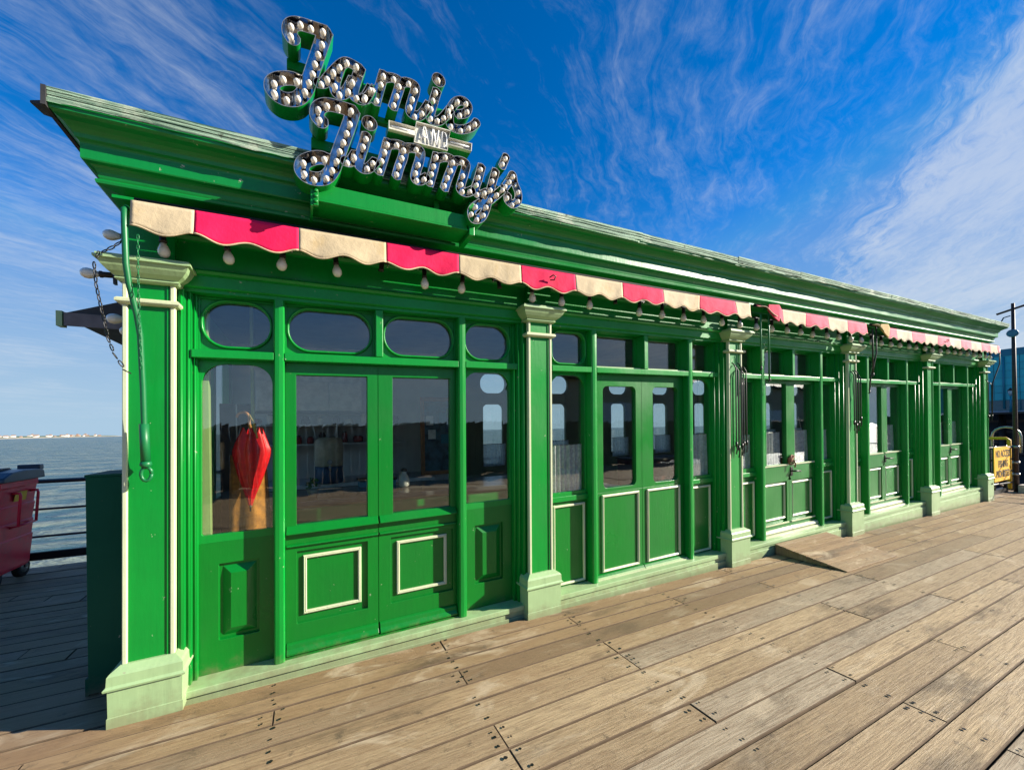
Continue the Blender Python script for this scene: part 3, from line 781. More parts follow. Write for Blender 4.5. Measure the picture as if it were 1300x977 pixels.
# ------------------------------------------------------------------ awnings: scalloped valances, one thing each
def awning(label, stripes, torn=None):
    """stripes = (x0, x1, 'r'/'c')"""
    o0 = T(stripes[0][0], -.17, 2.60); aw = thing('awning_valance', label, 'awning', o0, 'scalloped awnings over the shopfront')
    def loc(p): q = T(*p); return tuple(a-b for a, b in zip(q, o0))
    def zt(x): return 2.683+.003*math.sin(x*1.3)
    def yy(x, t): return -.172-.009*math.sin(x*7.1+.6*math.sin(x*2.3))*t-.005*math.sin(x*17+2+t*1.5)*t-.0025*math.sin(x*41+t*3)*t-.010*t
    for x0, x1, c in stripes:
        n = max(6, int((x1-x0)/.016)); m_ = MB(); v = []; rows = 7; hem = []
        for q in range(n+1):
            x = x0+(x1-x0)*q/n
            ph = (x-.237)/.248*2*math.pi
            zb = 2.537-.017*math.cos(ph)*-1 - .004*math.sin(x*3)
            for r_ in range(rows+1):
                t = r_/rows; z = zt(x)+(zb-zt(x))*t
                dx, dy, dz = 0, 0, 0
                if torn == 'left' and x < stripes[0][0]+.40:          # first end folded back on itself
                    w_ = 1-(x-stripes[0][0])/.40; dz = (.15*w_*t); dy = -.05*math.sin(w_*3)*t
                v.append(loc((x+dx, yy(x, t)+dy, z+dz)))
            hem.append(Vector(v[-1]))
        R1 = rows+1
        m_.add(v, [(q*R1+r_, q*R1+r_+1, (q+1)*R1+r_+1, (q+1)*R1+r_) for q in range(n) for r_ in range(rows)], 0, True)
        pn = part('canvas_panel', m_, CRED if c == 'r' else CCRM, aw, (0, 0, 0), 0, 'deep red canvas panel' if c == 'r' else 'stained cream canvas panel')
        so = pn.modifiers.new('cloth', 'SOLIDIFY'); so.thickness = .002
        part('hem', MB().tube([tuple(p) for p in hem], .0048, 6), CCRM, pn)
    a, b = stripes[0][0], stripes[-1][1]
    part('roller_bar', MB().tube([loc((a+.01, -.15, 2.690)), loc((b-.01, -.15, 2.690))], .016, 10), UNDER, aw)
    if torn == 'left':
        x = stripes[0][0]+.20
        m_ = MB(); v = [loc(p) for p in ((x-.02, -.20, 2.70), (x+.12, -.225, 2.705), (x+.16, -.225, 2.66), (x+.10, -.235, 2.52), (x+.03, -.23, 2.56), (x-.04, -.205, 2.64))]
        v += [(p[0]+.004, p[1]+.015, p[2]) for p in v]; k = 6
        m_.add(v, [tuple(range(k)), tuple(reversed(range(k, 2*k)))]+[(j, (j+1) % k, k+(j+1) % k, k+j) for j in range(k)])
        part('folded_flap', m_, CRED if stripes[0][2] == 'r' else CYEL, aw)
    for x in [s_[0]+.26 for s_ in stripes[5:6]]:
        part('grommet_hook', MB().tube([loc((x-.02, -.195, 2.615)), loc((x, -.215, 2.63)), loc((x+.025, -.215, 2.625)), loc((x+.02, -.2, 2.60)), loc((x-.01, -.19, 2.60))], .005, 6), BLACK, aw)
    return aw
def stripes(xs, first):
    return [(a, b, first if k % 2 == 0 else ('c' if first == 'r' else 'r')) for k, (a, b) in enumerate(zip(xs[:-1], xs[1:]))]
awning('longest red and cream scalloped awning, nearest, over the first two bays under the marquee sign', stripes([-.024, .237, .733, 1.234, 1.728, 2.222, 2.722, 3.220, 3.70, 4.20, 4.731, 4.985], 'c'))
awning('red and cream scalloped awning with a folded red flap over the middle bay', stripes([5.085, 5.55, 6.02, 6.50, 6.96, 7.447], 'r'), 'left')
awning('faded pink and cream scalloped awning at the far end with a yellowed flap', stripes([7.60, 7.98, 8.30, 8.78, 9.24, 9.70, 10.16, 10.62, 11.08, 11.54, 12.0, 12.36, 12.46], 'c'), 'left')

# ------------------------------------------------------------------ festoon bulbs under the soffit
sk = MB().lathe([(.012, .0), (.016, -.004), (.016, -.045), (.019, -.05), (.019, -.058), (.012, -.06)], (0, 0, 0), 10)
sk.box(-.05, .05, -.012, .012, -.002, .010)
sk_me = sk.mesh('socket', SOCK)
gl_me = MB().lathe([(.006, -.058), (.014, -.064), (.018, -.074), (.026, -.092), (.029, -.106), (.026, -.122), (.017, -.134), (.004, -.139)], (0, 0, 0), 14).mesh('glass_bulb', BULB)
sc_me = MB().lathe([(.004, 0), (.006, -.003), (.004, -.008)], (-.045, 0, -.002), 6).lathe([(.004, 0), (.006, -.003), (.004, -.008)], (.045, 0, -.002), 6).mesh('fixing_screw', STEEL)
GB = 'bulbs hanging in a row under the awnings'
missing = {4, 7, 11}; cnt = [0, 0, 0]
ORD = ['', 'first', 'second', 'third', 'fourth', 'fifth', 'sixth', 'seventh', 'eighth', 'ninth', 'tenth', 'eleventh', 'twelfth', 'thirteenth', 'fourteenth', 'fifteenth', 'sixteenth', 'seventeenth', 'eighteenth', 'nineteenth']
for k in range(44):
    x = .073+.2885*k; z = 2.595+random.uniform(-.006, .004)
    if k in missing:
        lb = {4: 'bare black bulb socket missing its bulb above the first double doors', 7: 'bare black bulb socket missing its bulb just left of the second pilaster', 11: 'bare black bulb socket missing its bulb above the second bay doors'}[k]
    else:
        row = 0 if k < 17 else (1 if k < 26 else 2); cnt[row] += 1
        lb = '%s clear hanging bulb from the left under the %s awning' % (ORD[cnt[row]], ('nearest, longest', 'middle', 'faded far')[row])
    t_ = thing('festoon_lamp', lb, 'light bulb', T(x, -.062, z), GB, (random.uniform(-.10, .10), random.uniform(-.12, .12), random.uniform(-.06, .06)))
    link('socket', sk_me, t_); link('fixing_screw', sc_me, t_)
    if k not in missing: link('glass_bulb', gl_me, t_)
    elif k == 4: pass
# bulbs round the left corner, pointing sideways off the end wall
for (x, y, z, lb) in ((-.100, .139, 2.615, 'clear bulb sticking out sideways above the corner capital'), (-.185, .12, 2.385, 'clear bulb sticking out sideways below the corner capital'),
                      (-.095, .17, 2.16, 'frosted bulb beside the corner pilaster, upper of the pair by the dark canopy'), (-.095, .34, 2.13, 'bluish bulb beside the corner pilaster, lower of the pair by the dark canopy')):
    t_ = thing('festoon_lamp', lb, 'light bulb', T(x, y, z), 'bulbs on the end wall', (0, R(88), 0))
    link('socket', sk_me, t_); link('glass_bulb', gl_me, t_)
t_ = thing('side_canopy', 'dark felt-roofed side canopy jutting from the left end wall behind the corner pilaster', 'canopy', (XL, .85, 2.2))
part('roof', MB().hexa([(-.56, 0, .10), (0, 0, .10), (0, 1.2, .10), (-.56, 1.2, .10), (-.53, 0, .125), (0, 0, .33), (0, 1.2, .33), (-.53, 1.2, .125)]), DARK, t_)
part('fascia', MB().box(-.54, 0, -.012, -.002, .035, .123), plain('dull grey fascia', (.16, .14, .15), .7), t_)
part('end_trim', MB().box(-.575, -.545, -.02, .04, .03, .13), PALE, t_)

# ------------------------------------------------------------------ marquee letters
STROKES = {
'J1': [[(0.71, 3.633), (0.694, 3.659), (0.7, 3.701), (0.735, 3.727), (0.801, 3.734), (0.875, 3.738)], [(0.875, 3.738), (0.849, 3.649), (0.822, 3.552), (0.796, 3.456), (0.775, 3.382), (0.742, 3.323), (0.699, 3.295), (0.649, 3.292), (0.613, 3.319), (0.613, 3.358), (0.645, 3.391), (0.699, 3.413), (0.742, 3.411)]] ,
'a1': [[(0.835, 3.435), (0.864, 3.445), (0.902, 3.505), (0.951, 3.576), (0.99, 3.608), (1.052, 3.598)], [(0.951, 3.576), (0.932, 3.51), (0.92, 3.447), (0.931, 3.409), (0.961, 3.411), (0.989, 3.447), (1.018, 3.516)], [(1.061, 3.601), (1.038, 3.523), (1.02, 3.439), (1.04, 3.416), (1.08, 3.423), (1.121, 3.504)]] ,
'm1': [[(1.07, 3.425), (1.096, 3.433), (1.143, 3.507)], [(1.195, 3.618), (1.17, 3.523), (1.146, 3.425)], [(1.182, 3.582), (1.234, 3.607), (1.283, 3.606), (1.29, 3.576), (1.271, 3.507), (1.249, 3.431)], [(1.28, 3.579), (1.327, 3.611), (1.379, 3.61), (1.385, 3.577), (1.365, 3.506), (1.352, 3.438), (1.384, 3.423), (1.423, 3.442), (1.47, 3.521)]] ,
'i1': [[(1.524, 3.624), (1.5, 3.538), (1.479, 3.446), (1.503, 3.427), (1.55, 3.448), (1.613, 3.534)]] ,
'i1dot': [[(1.537, 3.698)]] ,
'e1': [[(1.662, 3.517), (1.72, 3.545), (1.738, 3.595), (1.706, 3.618), (1.656, 3.598), (1.62, 3.543), (1.606, 3.479), (1.619, 3.43), (1.669, 3.421), (1.726, 3.442), (1.771, 3.475), (1.797, 3.507)]] ,
'J2': [[(0.853, 3.221), (0.829, 3.247), (0.837, 3.294), (0.881, 3.328), (0.947, 3.335), (1.021, 3.334)], [(1.021, 3.334), (0.995, 3.241), (0.963, 3.141), (0.935, 3.049), (0.91, 2.971), (0.874, 2.915), (0.826, 2.894), (0.778, 2.897), (0.752, 2.925), (0.76, 2.968), (0.8, 3.001), (0.847, 3.02), (0.885, 3.015)]] ,
'i2': [[(0.974, 3.033), (1.003, 3.037), (1.031, 3.087)], [(1.093, 3.215), (1.078, 3.155), (1.058, 3.082), (1.049, 3.037), (1.072, 3.015), (1.107, 3.027), (1.143, 3.074)]] ,
'i2dot': [[(1.111, 3.292)]] ,
'm2': [[(1.22, 3.217), (1.192, 3.112), (1.164, 3.017)], [(1.205, 3.191), (1.267, 3.211), (1.311, 3.204), (1.308, 3.149), (1.285, 3.079), (1.269, 3.018)], [(1.322, 3.202), (1.359, 3.215), (1.413, 3.213), (1.41, 3.155), (1.389, 3.081), (1.382, 3.032), (1.412, 3.026), (1.454, 3.057)]] ,
'm3': [[(1.522, 3.215), (1.501, 3.123), (1.472, 3.02)], [(1.515, 3.189), (1.577, 3.216), (1.632, 3.206), (1.62, 3.154), (1.594, 3.084), (1.572, 3.015)], [(1.624, 3.193), (1.666, 3.218), (1.719, 3.211), (1.711, 3.155), (1.688, 3.078), (1.68, 3.033), (1.718, 3.021), (1.764, 3.046)]] ,
'y2': [[(1.832, 3.222), (1.808, 3.136), (1.784, 3.05), (1.819, 3.029), (1.867, 3.055)], [(1.937, 3.219), (1.908, 3.123), (1.883, 3.029), (1.862, 2.944), (1.826, 2.878), (1.771, 2.859), (1.759, 2.908), (1.803, 2.96), (1.875, 2.998), (1.94, 3.056), (1.999, 3.115)]] ,
'ap': [[(2.017, 3.337), (2.0, 3.295), (1.987, 3.265)]] ,
's2': [[(1.999, 3.115), (2.042, 3.177), (2.067, 3.222), (2.08, 3.171), (2.11, 3.11), (2.105, 3.048), (2.066, 3.02), (2.028, 3.038), (2.028, 3.069)]] ,

}
sign = thing('marquee_sign', 'green two line marquee sign of bulb studded script letters standing on the roof edge', 'sign', (1.2, -.29, 2.80))
so = Vector((1.2, -.29, 2.80))
def sloc(x, y, z): q = Vector(T(x, y, z))-so; return (q.x, q.y, q.z)
def smooth(pts, n=6):
    if len(pts) < 3: return pts
    P = [pts[0]]+list(pts)+[pts[-1]]; out = []
    for i in range(1, len(P)-2):
        for k in range(n):
            t = k/n; a, b, c, d_ = P[i-1], P[i], P[i+1], P[i+2]
            out.append(tuple(.5*((2*b[j])+(-a[j]+c[j])*t+(2*a[j]-5*b[j]+4*c[j]-d_[j])*t*t+(-a[j]+3*b[j]-3*c[j]+d_[j])*t**3) for j in (0, 1)))
    return out+[pts[-1]]
def field(strokes, w_, X, Z):
    D = np.full(X.shape, 9.)
    for pts in strokes:
        if len(pts) == 1:
            D = np.minimum(D, np.hypot(X-pts[0][0], Z-pts[0][1])-.045); continue
        sp_ = smooth(pts)
        for k in range(len(sp_)-1):
            a, b = np.array(sp_[k]), np.array(sp_[k+1]); d_ = b-a; L_ = np.hypot(*d_)
            if L_ < 1e-6: continue
            d_ /= L_; s_ = (X-a[0])*d_[0]+(Z-a[1])*d_[1]; q = np.abs(-(X-a[0])*d_[1]+(Z-a[1])*d_[0])
            e0, e1 = np.maximum(-s_, 0), np.maximum(s_-L_, 0); r_ = np.hypot(q, e0+e1)-w_/2
            if k == 0: r_ = np.where(s_ < 0, np.maximum(q-w_/2, -s_-.012), r_)
            if k == len(sp_)-2: r_ = np.where(s_ > L_, np.maximum(q-w_/2, s_-L_-.012), r_)
            D = np.minimum(D, r_)
    return D
def contours(D, xs, zs, iso):
    """marching squares -> closed loops"""
    F = D-iso; seg = {}
    def cross(p, q):
        (i, j), (k, l) = p, q; a, b = F[i, j], F[k, l]; t = a/(a-b)
        return (xs[j]+(xs[l]-xs[j])*t, zs[i]+(zs[k]-zs[i])*t)
    ins = F < 0; pts = {}
    for i in range(F.shape[0]-1):
        for j in range(F.shape[1]-1):
            c = (ins[i, j], ins[i, j+1], ins[i+1, j+1], ins[i+1, j])
            if all(c) or not any(c): continue
            n_ = ((i, j), (i, j+1), (i+1, j+1), (i+1, j)); en = []; ex = []
            for e in range(4):
                p, q = n_[e], n_[(e+1) % 4]; A, B = c[e], c[(e+1) % 4]
                if A != B:
                    key = (min(p, q), max(p, q)); pts.setdefault(key, cross(*key)); (ex if A else en).append(key)
            if len(ex) == 1: seg[ex[0]] = en[0]
            else:
                for x_ in ex:
                    # pair each exit with the nearest entry
                    y_ = min(en, key=lambda k2: (pts[k2][0]-pts[x_][0])**2+(pts[k2][1]-pts[x_][1])**2); seg[x_] = y_
    loops = []
    while seg:
        k0 = next(iter(seg)); k = k0; lp = []
        while k in seg: lp.append(pts[k]); k = seg.pop(k)
        if len(lp) > 8: loops.append(lp)
    out = []
    for lp in loops:
        # thin out nearly straight runs
        keep = [lp[0]]
        for q in range(1, len(lp)-1):
            a, b, c = keep[-1], lp[q], lp[q+1]
            if abs((b[0]-a[0])*(c[1]-a[1])-(b[1]-a[1])*(c[0]-a[0])) > 2.2e-6 or math.hypot(b[0]-a[0], b[1]-a[1]) > .05: keep.append(b)
        out.append(keep)
    return out
YF, YBK = -.34, -.235
lb_me = MB().lathe([(.012, .0), (.012, -.010), (.009, -.014), (.013, -.022), (.0165, -.034), (.016, -.044), (.010, -.053), (.002, -.055)], (0, 0, 0), 10, 'y')
lb_me.m = [1 if abs(lb_me.v[f[0]][1]) < .012 else 0 for f in lb_me.f]
lb_me = lb_me.mesh('letter_bulb', [LBULB, SOCK])
for name, strokes in STROKES.items():
    w_ = .078 if name[0] == 'J' else .060
    if name == 'ap': w_ = .058
    allp = [p for s_ in strokes for p in s_]
    x0, x1 = min(p[0] for p in allp)-.07, max(p[0] for p in allp)+.07; z0, z1 = min(p[1] for p in allp)-.07, max(p[1] for p in allp)+.07
    xs = np.arange(x0, x1, .005); zs = np.arange(z0, z1, .005); X, Z = np.meshgrid(xs, zs)
    D = field(strokes, w_, X, Z)
    oc, ic = contours(D, xs, zs, 0.), contours(D, xs, zs, -.0032)
    m_ = MB()
    def wall(loops, ya, yb, mi, flip):
        for lp in loops:
            n = len(lp); v = [(x, ya, z) for x, z in lp]+[(x, yb, z) for x, z in lp]
            m_.add(v, [(k, (k+1) % n, n+(k+1) % n, n+k) if flip else ((k+1) % n, k, n+k, n+(k+1) % n) for k in range(n)], mi)
    wall(oc, YF, YBK, 0, True); wall(ic, YF, YF+.05, 1, False)
    def fill(loops, y, mi):
        tr = tessellate_polygon([[Vector((x, z, 0)) for x, z in lp] for lp in loops])
        v = [(x, y, z) for lp in loops for x, z in lp]; m_.add(v, [tuple(f) for f in tr], mi)
    fill(oc+ic, YF, 2); fill(ic, YF+.05, 1); fill(oc, YBK, 0)
    m_.v = [sloc(*p) for p in m_.v]
    lt = part('letter', m_, [GREEN, MIRROR, STEEL], sign); used = []
    for s_ in strokes:
        pts = [Vector(p) for p in smooth(s_)]
        if len(pts) == 1: spots = [pts[0]]
        else:
            tot = sum((b-a).length for a, b in zip(pts[:-1], pts[1:])); n = max(1, round(tot/.066)); spots = []
            for k in range(n+1):
                dist = .016+(tot-.032)*(k/n if n else .5); acc = 0
                for a, b in zip(pts[:-1], pts[1:]):
                    L_ = (b-a).length
                    if acc+L_ >= dist-1e-9: spots.append(a+(b-a)*((dist-acc)/L_ if L_ else 0)); break
                    acc += L_
        for q in spots:
            if any((u_-q).length < .046 for u_ in used): continue
            used.append(q)
            link('letter_bulb', lb_me, lt, sloc(q.x, YF+.048, q.y), (random.uniform(-.12, .12), 0, random.uniform(-.12, .12)))
# ampersand word plate: small cream tray with white neon tube letters
m_ = MB()
def slab(poly, y0, y1, mi):
    n = len(poly); v = [sloc(x, y0, z) for x, z in poly]+[sloc(x, y1, z) for x, z in poly]
    m_.add(v, [tuple(range(n)), tuple(reversed(range(n, 2*n)))]+[((k+1) % n, k, n+k, n+(k+1) % n) for k in range(n)], mi)
cross = [(1.375, 3.252), (1.592, 3.258), (1.596, 3.298), (1.758, 3.301), (1.762, 3.352), (1.603, 3.345), (1.612, 3.394), (1.390, 3.386), (1.385, 3.346), (1.222, 3.341), (1.222, 3.291), (1.380, 3.294)]
slab(cross, -.3215, -.3205, 1); slab(cross, -.320, -.24, 0)
inner = [(1.383, 3.262), (1.585, 3.267), (1.602, 3.385), (1.397, 3.378)]
slab(inner, -.3225, -.3217, 1)
pl = part('word_plate', m_, [GREEN, PLAQ], sign)
rim = MB(); n = len(cross); cx = [(1.49+(x-1.49)*.985, 3.32+(z-3.32)*.94) for x, z in cross]
v = [sloc(x, -.345, z) for x, z in cross]+[sloc(x, -.345, z) for x, z in cx]+[sloc(x, -.323, z) for x, z in cx]+[sloc(x, -.321, z) for x, z in cross]
rim.add(v, [(j*n+k, j*n+(k+1) % n, (j+1)*n+(k+1) % n, (j+1)*n+k) for j in range(3) for k in range(n)]+[(k, 3*n+k, 3*n+(k+1) % n, (k+1) % n) for k in range(n)])
part('plate_rim', rim, PLAQ, pl)
def nt(*pts): return MB().tube([sloc(x, -.335, z) for x, z in pts], .0045, 6)
for pts in ([(1.418, 3.275), (1.440, 3.372), (1.448, 3.372), (1.468, 3.278)], [(1.425, 3.308), (1.460, 3.310)], [(1.488, 3.277), (1.497, 3.374), (1.503, 3.374), (1.516, 3.283), (1.522, 3.283), (1.536, 3.378)], [(1.553, 3.279), (1.560, 3.376), (1.580, 3.372), (1.590, 3.345), (1.587, 3.300), (1.574, 3.283), (1.553, 3.279)],
            [(1.240, 3.318), (1.372, 3.322)], [(1.615, 3.328), (1.745, 3.330)]):
    part('neon_tube', nt(*pts), NEON, pl)
# rear frame
def sbox(x0, x1, y0, y1, z0, z1, nm, bev=.003):
    m_ = MB().box(x0, x1, y0, y1, z0, z1); m_.v = [sloc(*p) for p in m_.v]; return part(nm, m_, GREEN, sign, (0, 0, 0), bev)
sbox(.675, 1.70, -.232, -.195, 3.555, 3.610, 'rear_bar'); sbox(.80, 2.04, -.232, -.195, 3.135, 3.195, 'rear_bar'); sbox(1.0, 1.75, -.232, -.195, 3.40, 3.435, 'rear_bar')
sbox(.806, .840, -.194, -.160, 2.80, 3.62, 'post'); sbox(1.55, 1.585, -.194, -.160, 2.90, 3.60, 'post')
sbox(.81, 1.75, -.285, -.118, 2.812, 2.905, 'base_beam', .004); sbox(.80, 1.755, -.292, -.10, 2.800, 2.811, 'beam_lip', .002)
sbox(.795, .808, -.315, -.12, 2.755, 2.86, 'bracket', .002); sbox(.809, .835, -.318, -.300, 2.76, 2.85, 'bracket', .002)
sbox(1.757, 1.795, -.30, -.10, 2.77, 2.99, 'bracket', .003)
for y_ in (2.78, 2.81, 2.84):
    m_ = MB().lathe([(.010, 0), (.010, -.008), (.004, -.009)], sloc(.822, -.3185, y_), 8, 'y'); part('bolt', m_, GREEN, sign)
# ------------------------------------------------------------------ things hung on the pilasters
def rod_thing(name, label, cat, base): return thing(name, label, cat, base)
# bent green crank rod and chains at the near corner
P = lambda x, y, z, o: tuple(Vector(T(x, y, z))-Vector(o))
o = T(-.045, -.17, 1.25)
t_ = thing('awning_crank', 'bent green awning crank rod hanging down the corner pilaster', 'crank rod', o)
part('rod', MB().tube([P(-.05, -.13, 2.66, o), P(-.051, -.165, 2.63, o), P(-.048, -.17, 2.55, o), P(-.044, -.165, 2.36, o), P(-.038, -.15, 2.27, o), P(-.018, -.11, 2.12, o), P(-.010, -.09, 2.02, o), P(-.004, -.07, 1.75, o), P(-.001, -.06, 1.50, o), P(.001, -.05, 1.38, o)], .014, 10), GREENROD, t_)
part('sleeve', MB().tube([P(-.003, -.062, 1.56, o), P(.001, -.05, 1.36, o)], .021, 10), GREENROD, t_)
part('coupling', MB().tube([P(.001, -.05, 1.36, o), P(.002, -.05, 1.345, o), P(.003, -.05, 1.33, o)], [.024, .028, .02], 8).tube([P(-.014, -.05, 1.335, o), P(.02, -.05, 1.335, o)], .012, 8), GREENROD, t_)
rg = [P(.004+.022*math.cos(a), -.05, 1.295+.036*math.sin(a), o) for a in [k*math.pi/6 for k in range(13)]]
part('hook_ring', MB().tube(rg, .009, 8), GREENROD, t_)
def chain(label, pts, lw=.010):
    o = T(*pts[0]); th = thing('hanging_chain', label, 'chain', o, 'chains on the corner pilaster')
    pts = [Vector(T(*p)) for p in pts]; acc = []; step = lw*2.6
    for a, b in zip(pts[:-1], pts[1:]):
        n = max(1, int((b-a).length/step))
        for k in range(n): acc.append((a+(b-a)*(k/n), (b-a).normalized()))
    lk = [(lw*.55*math.cos(q)*1.0, 0, lw*1.55*math.sin(q)) for q in [k*2*math.pi/10 for k in range(11)]]
    me = MB().tube(lk, lw*.24, 5).mesh('link', BLACK if 'loop' in label else GREENROD)
    for k, (p, d_) in enumerate(acc):
        q = d_.to_track_quat('Z', 'Y') @ (Matrix.Rotation((k % 2)*math.pi/2+.4, 3, 'Z')).to_quaternion()
        ob = link('link', me, th, p-Vector(o)); ob.rotation_euler = q.to_euler()
chain('dark chain drooping in a loop off the left of the corner capital', [(-.05, -.17, 2.475), (-.10, -.165, 2.43), (-.155, -.15, 2.395), (-.168, -.15, 2.34), (-.16, -.15, 2.24), (-.140, -.15, 2.12), (-.115, -.15, 1.98), (-.09, -.15, 1.90), (-.05, -.13, 1.825), (-.02, -.11, 1.805)], .0115)
chain('greenish chain hanging straight down beside the green crank rod', [(.004, -.17, 2.50), (.004, -.165, 2.30), (.006, -.16, 2.10), (.006, -.14, 1.95), (.0, -.11, 1.83)], .009)
def pole_set(i, rods, label, group):
    X = i*BW; o = T(X, -.03, 1.0); th = thing('awning_poles', label, 'pole', o, group)
    for (dx, z0, z1) in rods:
        pts = [(X+dx-.006, -.012, z1+.03), (X+dx-.012, -.035, z1+.012), (X+dx, -.05, z1-.03), (X+dx, -.05, z0+.06), (X+dx+.012, -.05, z0+.02), (X+dx-.002, -.05, z0-.03)]
        part('pole', MB().tube([P(*p, o) for p in pts], .0065, 8), BLACK, th)
        part('ferrule', MB().tube([P(X+dx, -.05, z0+.10, o), P(X+dx+.002, -.05, z0+.05, o)], .012, 8), BLACK, th)
pole_set(2, [(-.075, 1.14, 2.06), (-.035, 1.10, 2.03), (.020, 1.12, 2.06), (.052, 1.14, 2.00), (.098, 1.15, 2.03)], 'five black awning poles hooked on the third pilaster of the front', 'black poles clipped to pilasters')
pole_set(3, [(-.09, 1.31, 2.05), (-.03, 1.27, 2.06), (.03, 1.30, 2.06), (.09, 1.36, 2.01)], 'four black awning poles hooked on the fourth pilaster', 'black poles clipped to pilasters')
pole_set(5, [(-.09, 1.30, 2.04), (.07, 1.33, 2.0)], 'two black awning poles hooked on the last pilaster at the far end', 'black poles clipped to pilasters')
for (x, z0, z1, jx, lb) in ((5.36, 1.93, 2.68, 0, 'dark green winding rod hanging from the middle awning beside the third pilaster'), (5.215, 2.05, 2.62, .0, 'shorter dark winding rod hanging just right of the third pilaster top'), (7.80, 2.32, 2.70, -.10, 'bent dark winding rod hanging from the far awning beside the fourth pilaster'),
                        (7.70, 2.05, 2.66, .0, 'thin straight winding rod hanging between the fourth pilaster and a bent rod'), (12.62, 2.36, 2.66, -.26, 'long bent winding rod hanging off the far end of the last awning')):
    o = T(x, -.14, z0); th = thing('winding_rod', lb, 'crank rod', o, 'winding rods hanging from awnings')
    pts = [(x-.03, -.10, z1), (x, -.14, z1-.015), (x, -.14, z0)]
    if jx: pts += [(x+jx*.9, -.12, z0-.30), (x+jx, -.11, z0-.36), (x+jx, -.10, z0-.95 if jx < -.2 else z0-.50)]
    part('rod', MB().tube([P(*p, o) for p in pts], .009, 8), GREENROD if x < 7 else BLACK, th)
    e = pts[-1]; part('hook', MB().tube([P(e[0], e[1], e[2], o), P(e[0]+.01, e[1], e[2]-.03, o), P(e[0]-.012, e[1], e[2]-.045, o)], .010, 6), BLACK, th)
# light chains beside the rods
chain('fine chain hanging loose between the third pilaster and its rods, above the second transom', [(5.30, -.13, 2.30), (5.31, -.12, 2.10), (5.32, -.10, 1.90), (5.33, -.09, 1.72)], .009)
chain('fine chain hanging beside the fourth pilaster', [(7.745, -.12, 2.25), (7.75, -.10, 2.05), (7.76, -.09, 1.85)], .009)
# brown rope lashing the middle doors' handles
o = T(6.262, .10, .95); t_ = thing('rope_lashing', 'brown rope knotted round the meeting edge of the third pair of doors above their handle', 'rope', o)
m_ = MB()
for k in range(4):
    a0 = k*.8; m_.tube([((.030+.006*k)*math.cos(a), .02+.012*math.sin(a*2+k), -.03+.022*k+.02*math.sin(a+a0)) for a in [q*math.pi/7 for q in range(15)]], .010, 6)
part('coil', m_, BROWN, t_); part('loose_end', MB().tube([(.02, 0, 0), (.035, -.01, -.05), (.02, -.01, -.09)], .009, 6), BROWN, t_)

# lace half-curtains close behind the glass
def curtain(x0, x1, z0, z1, yc, label, group):
    o = T((x0+x1)/2, yc, z0); th = thing('lace_curtain', label, 'curtain', o, group)
    m_ = MB(); n = int((x1-x0)/.008); v = []; rows = 6; ph = x0*7
    for q in range(n+1):
        x = x0+(x1-x0)*q/n
        for r_ in range(rows+1):
            t = r_/rows; amp = .010+.006*t
            v.append(P(x, yc+amp*math.sin(x*115+ph+.5*math.sin(x*31))+.004*math.sin(x*53+t), z1-(z1-z0)*t-.012*t*(t > .9)*abs(math.sin(x*60)), o))
    m_.add(v, [(q*(rows+1)+r_, q*(rows+1)+r_+1, (q+1)*(rows+1)+r_+1, (q+1)*(rows+1)+r_) for q in range(n) for r_ in range(rows)], 0, True)
    part('lace', m_, LACE, th)
    part('rod', MB().tube([P(x0, yc, z1, o), P(x1, yc, z1, o)], .005, 6), STEEL, th)
GC = 'lace half curtains in the shop windows'
curtain(2.70, 3.08, .875, 1.30, .215, 'lace half curtain in the left side window of the second bay', GC)
curtain(4.42, 4.80, .875, 1.33, .215, 'lace half curtain in the right side window of the second bay', GC)
names = {2: 'third', 3: 'fourth', 4: 'fifth'}
for i in (2, 3, 4):
    X = i*BW
    curtain(X+.20, X+.58, .89, 1.29, .215, 'lace half curtain in the left side window of the %s bay' % names[i], GC)
    curtain(X+.78, X+1.22, .90, 1.30, .222, 'lace half curtain behind the left door of the %s bay' % names[i], GC)
    curtain(X+1.39, X+1.81, .90, 1.31, .222, 'lace half curtain behind the right door of the %s bay' % names[i], GC)
    curtain(X+1.93, X+2.30, .89, 1.30, .215, 'lace half curtain in the right side window of the %s bay' % names[i], GC)
for k, x in enumerate(wx):
    hw = .36 if k % 2 == 0 else .40
    curtain(x-.02, x+hw+.02, .87, 1.21, YB-.10, '%s lace curtain from the left on the seaward back windows' % ORD[k+1], 'lace half curtains on the back windows')

# ------------------------------------------------------------------ inside the first bay
def itm(name, label, cat, loc, group=None): return thing(name, label, cat, T(*loc), group)
t_ = itm('bar_counter', 'sage fronted bar counter with a dark green band seen through the first doors', 'counter', (1.5, .95, .045))
for k in range(15):
    x = -1.05+k*.17; part('front_board', MB().box(x+.004, x+.166, -.212, -.19, 0, .70), INSAGE, t_)
    part('slot', MB().box(x+.155, x+.168, -.2135, -.2125, .60, .68), INDARK, t_)
part('carcass', MB().box(-1.05, 1.5, -.189, .42, 0, .85), INNER, t_)
part('band', MB().box(-1.05, 1.5, -.225, -.1895, .72, .83), GREEN, t_, (0, 0, 0), .004)
part('worktop', MB().box(-1.08, 1.53, -.26, .44, .851, .89), plain('dark worktop', (.10, .10, .10), .2, noise=.2), t_, (0, 0, 0), .006)
t_ = itm('wall_cupboard', 'pale hanging cupboard above the shelves at the back of the bar', 'cupboard', (1.0, 2.55, 1.74))
part('carcass', MB().box(-.75, .42, 0, .35, 0, .48), INWHITE, t_, (0, 0, 0), .005)
for k in range(3): part('cupboard_door', MB().box(-.745+k*.39, -.365+k*.39, -.02, -.002, .012, .36), INWHITE, t_, (0, 0, 0), .004)
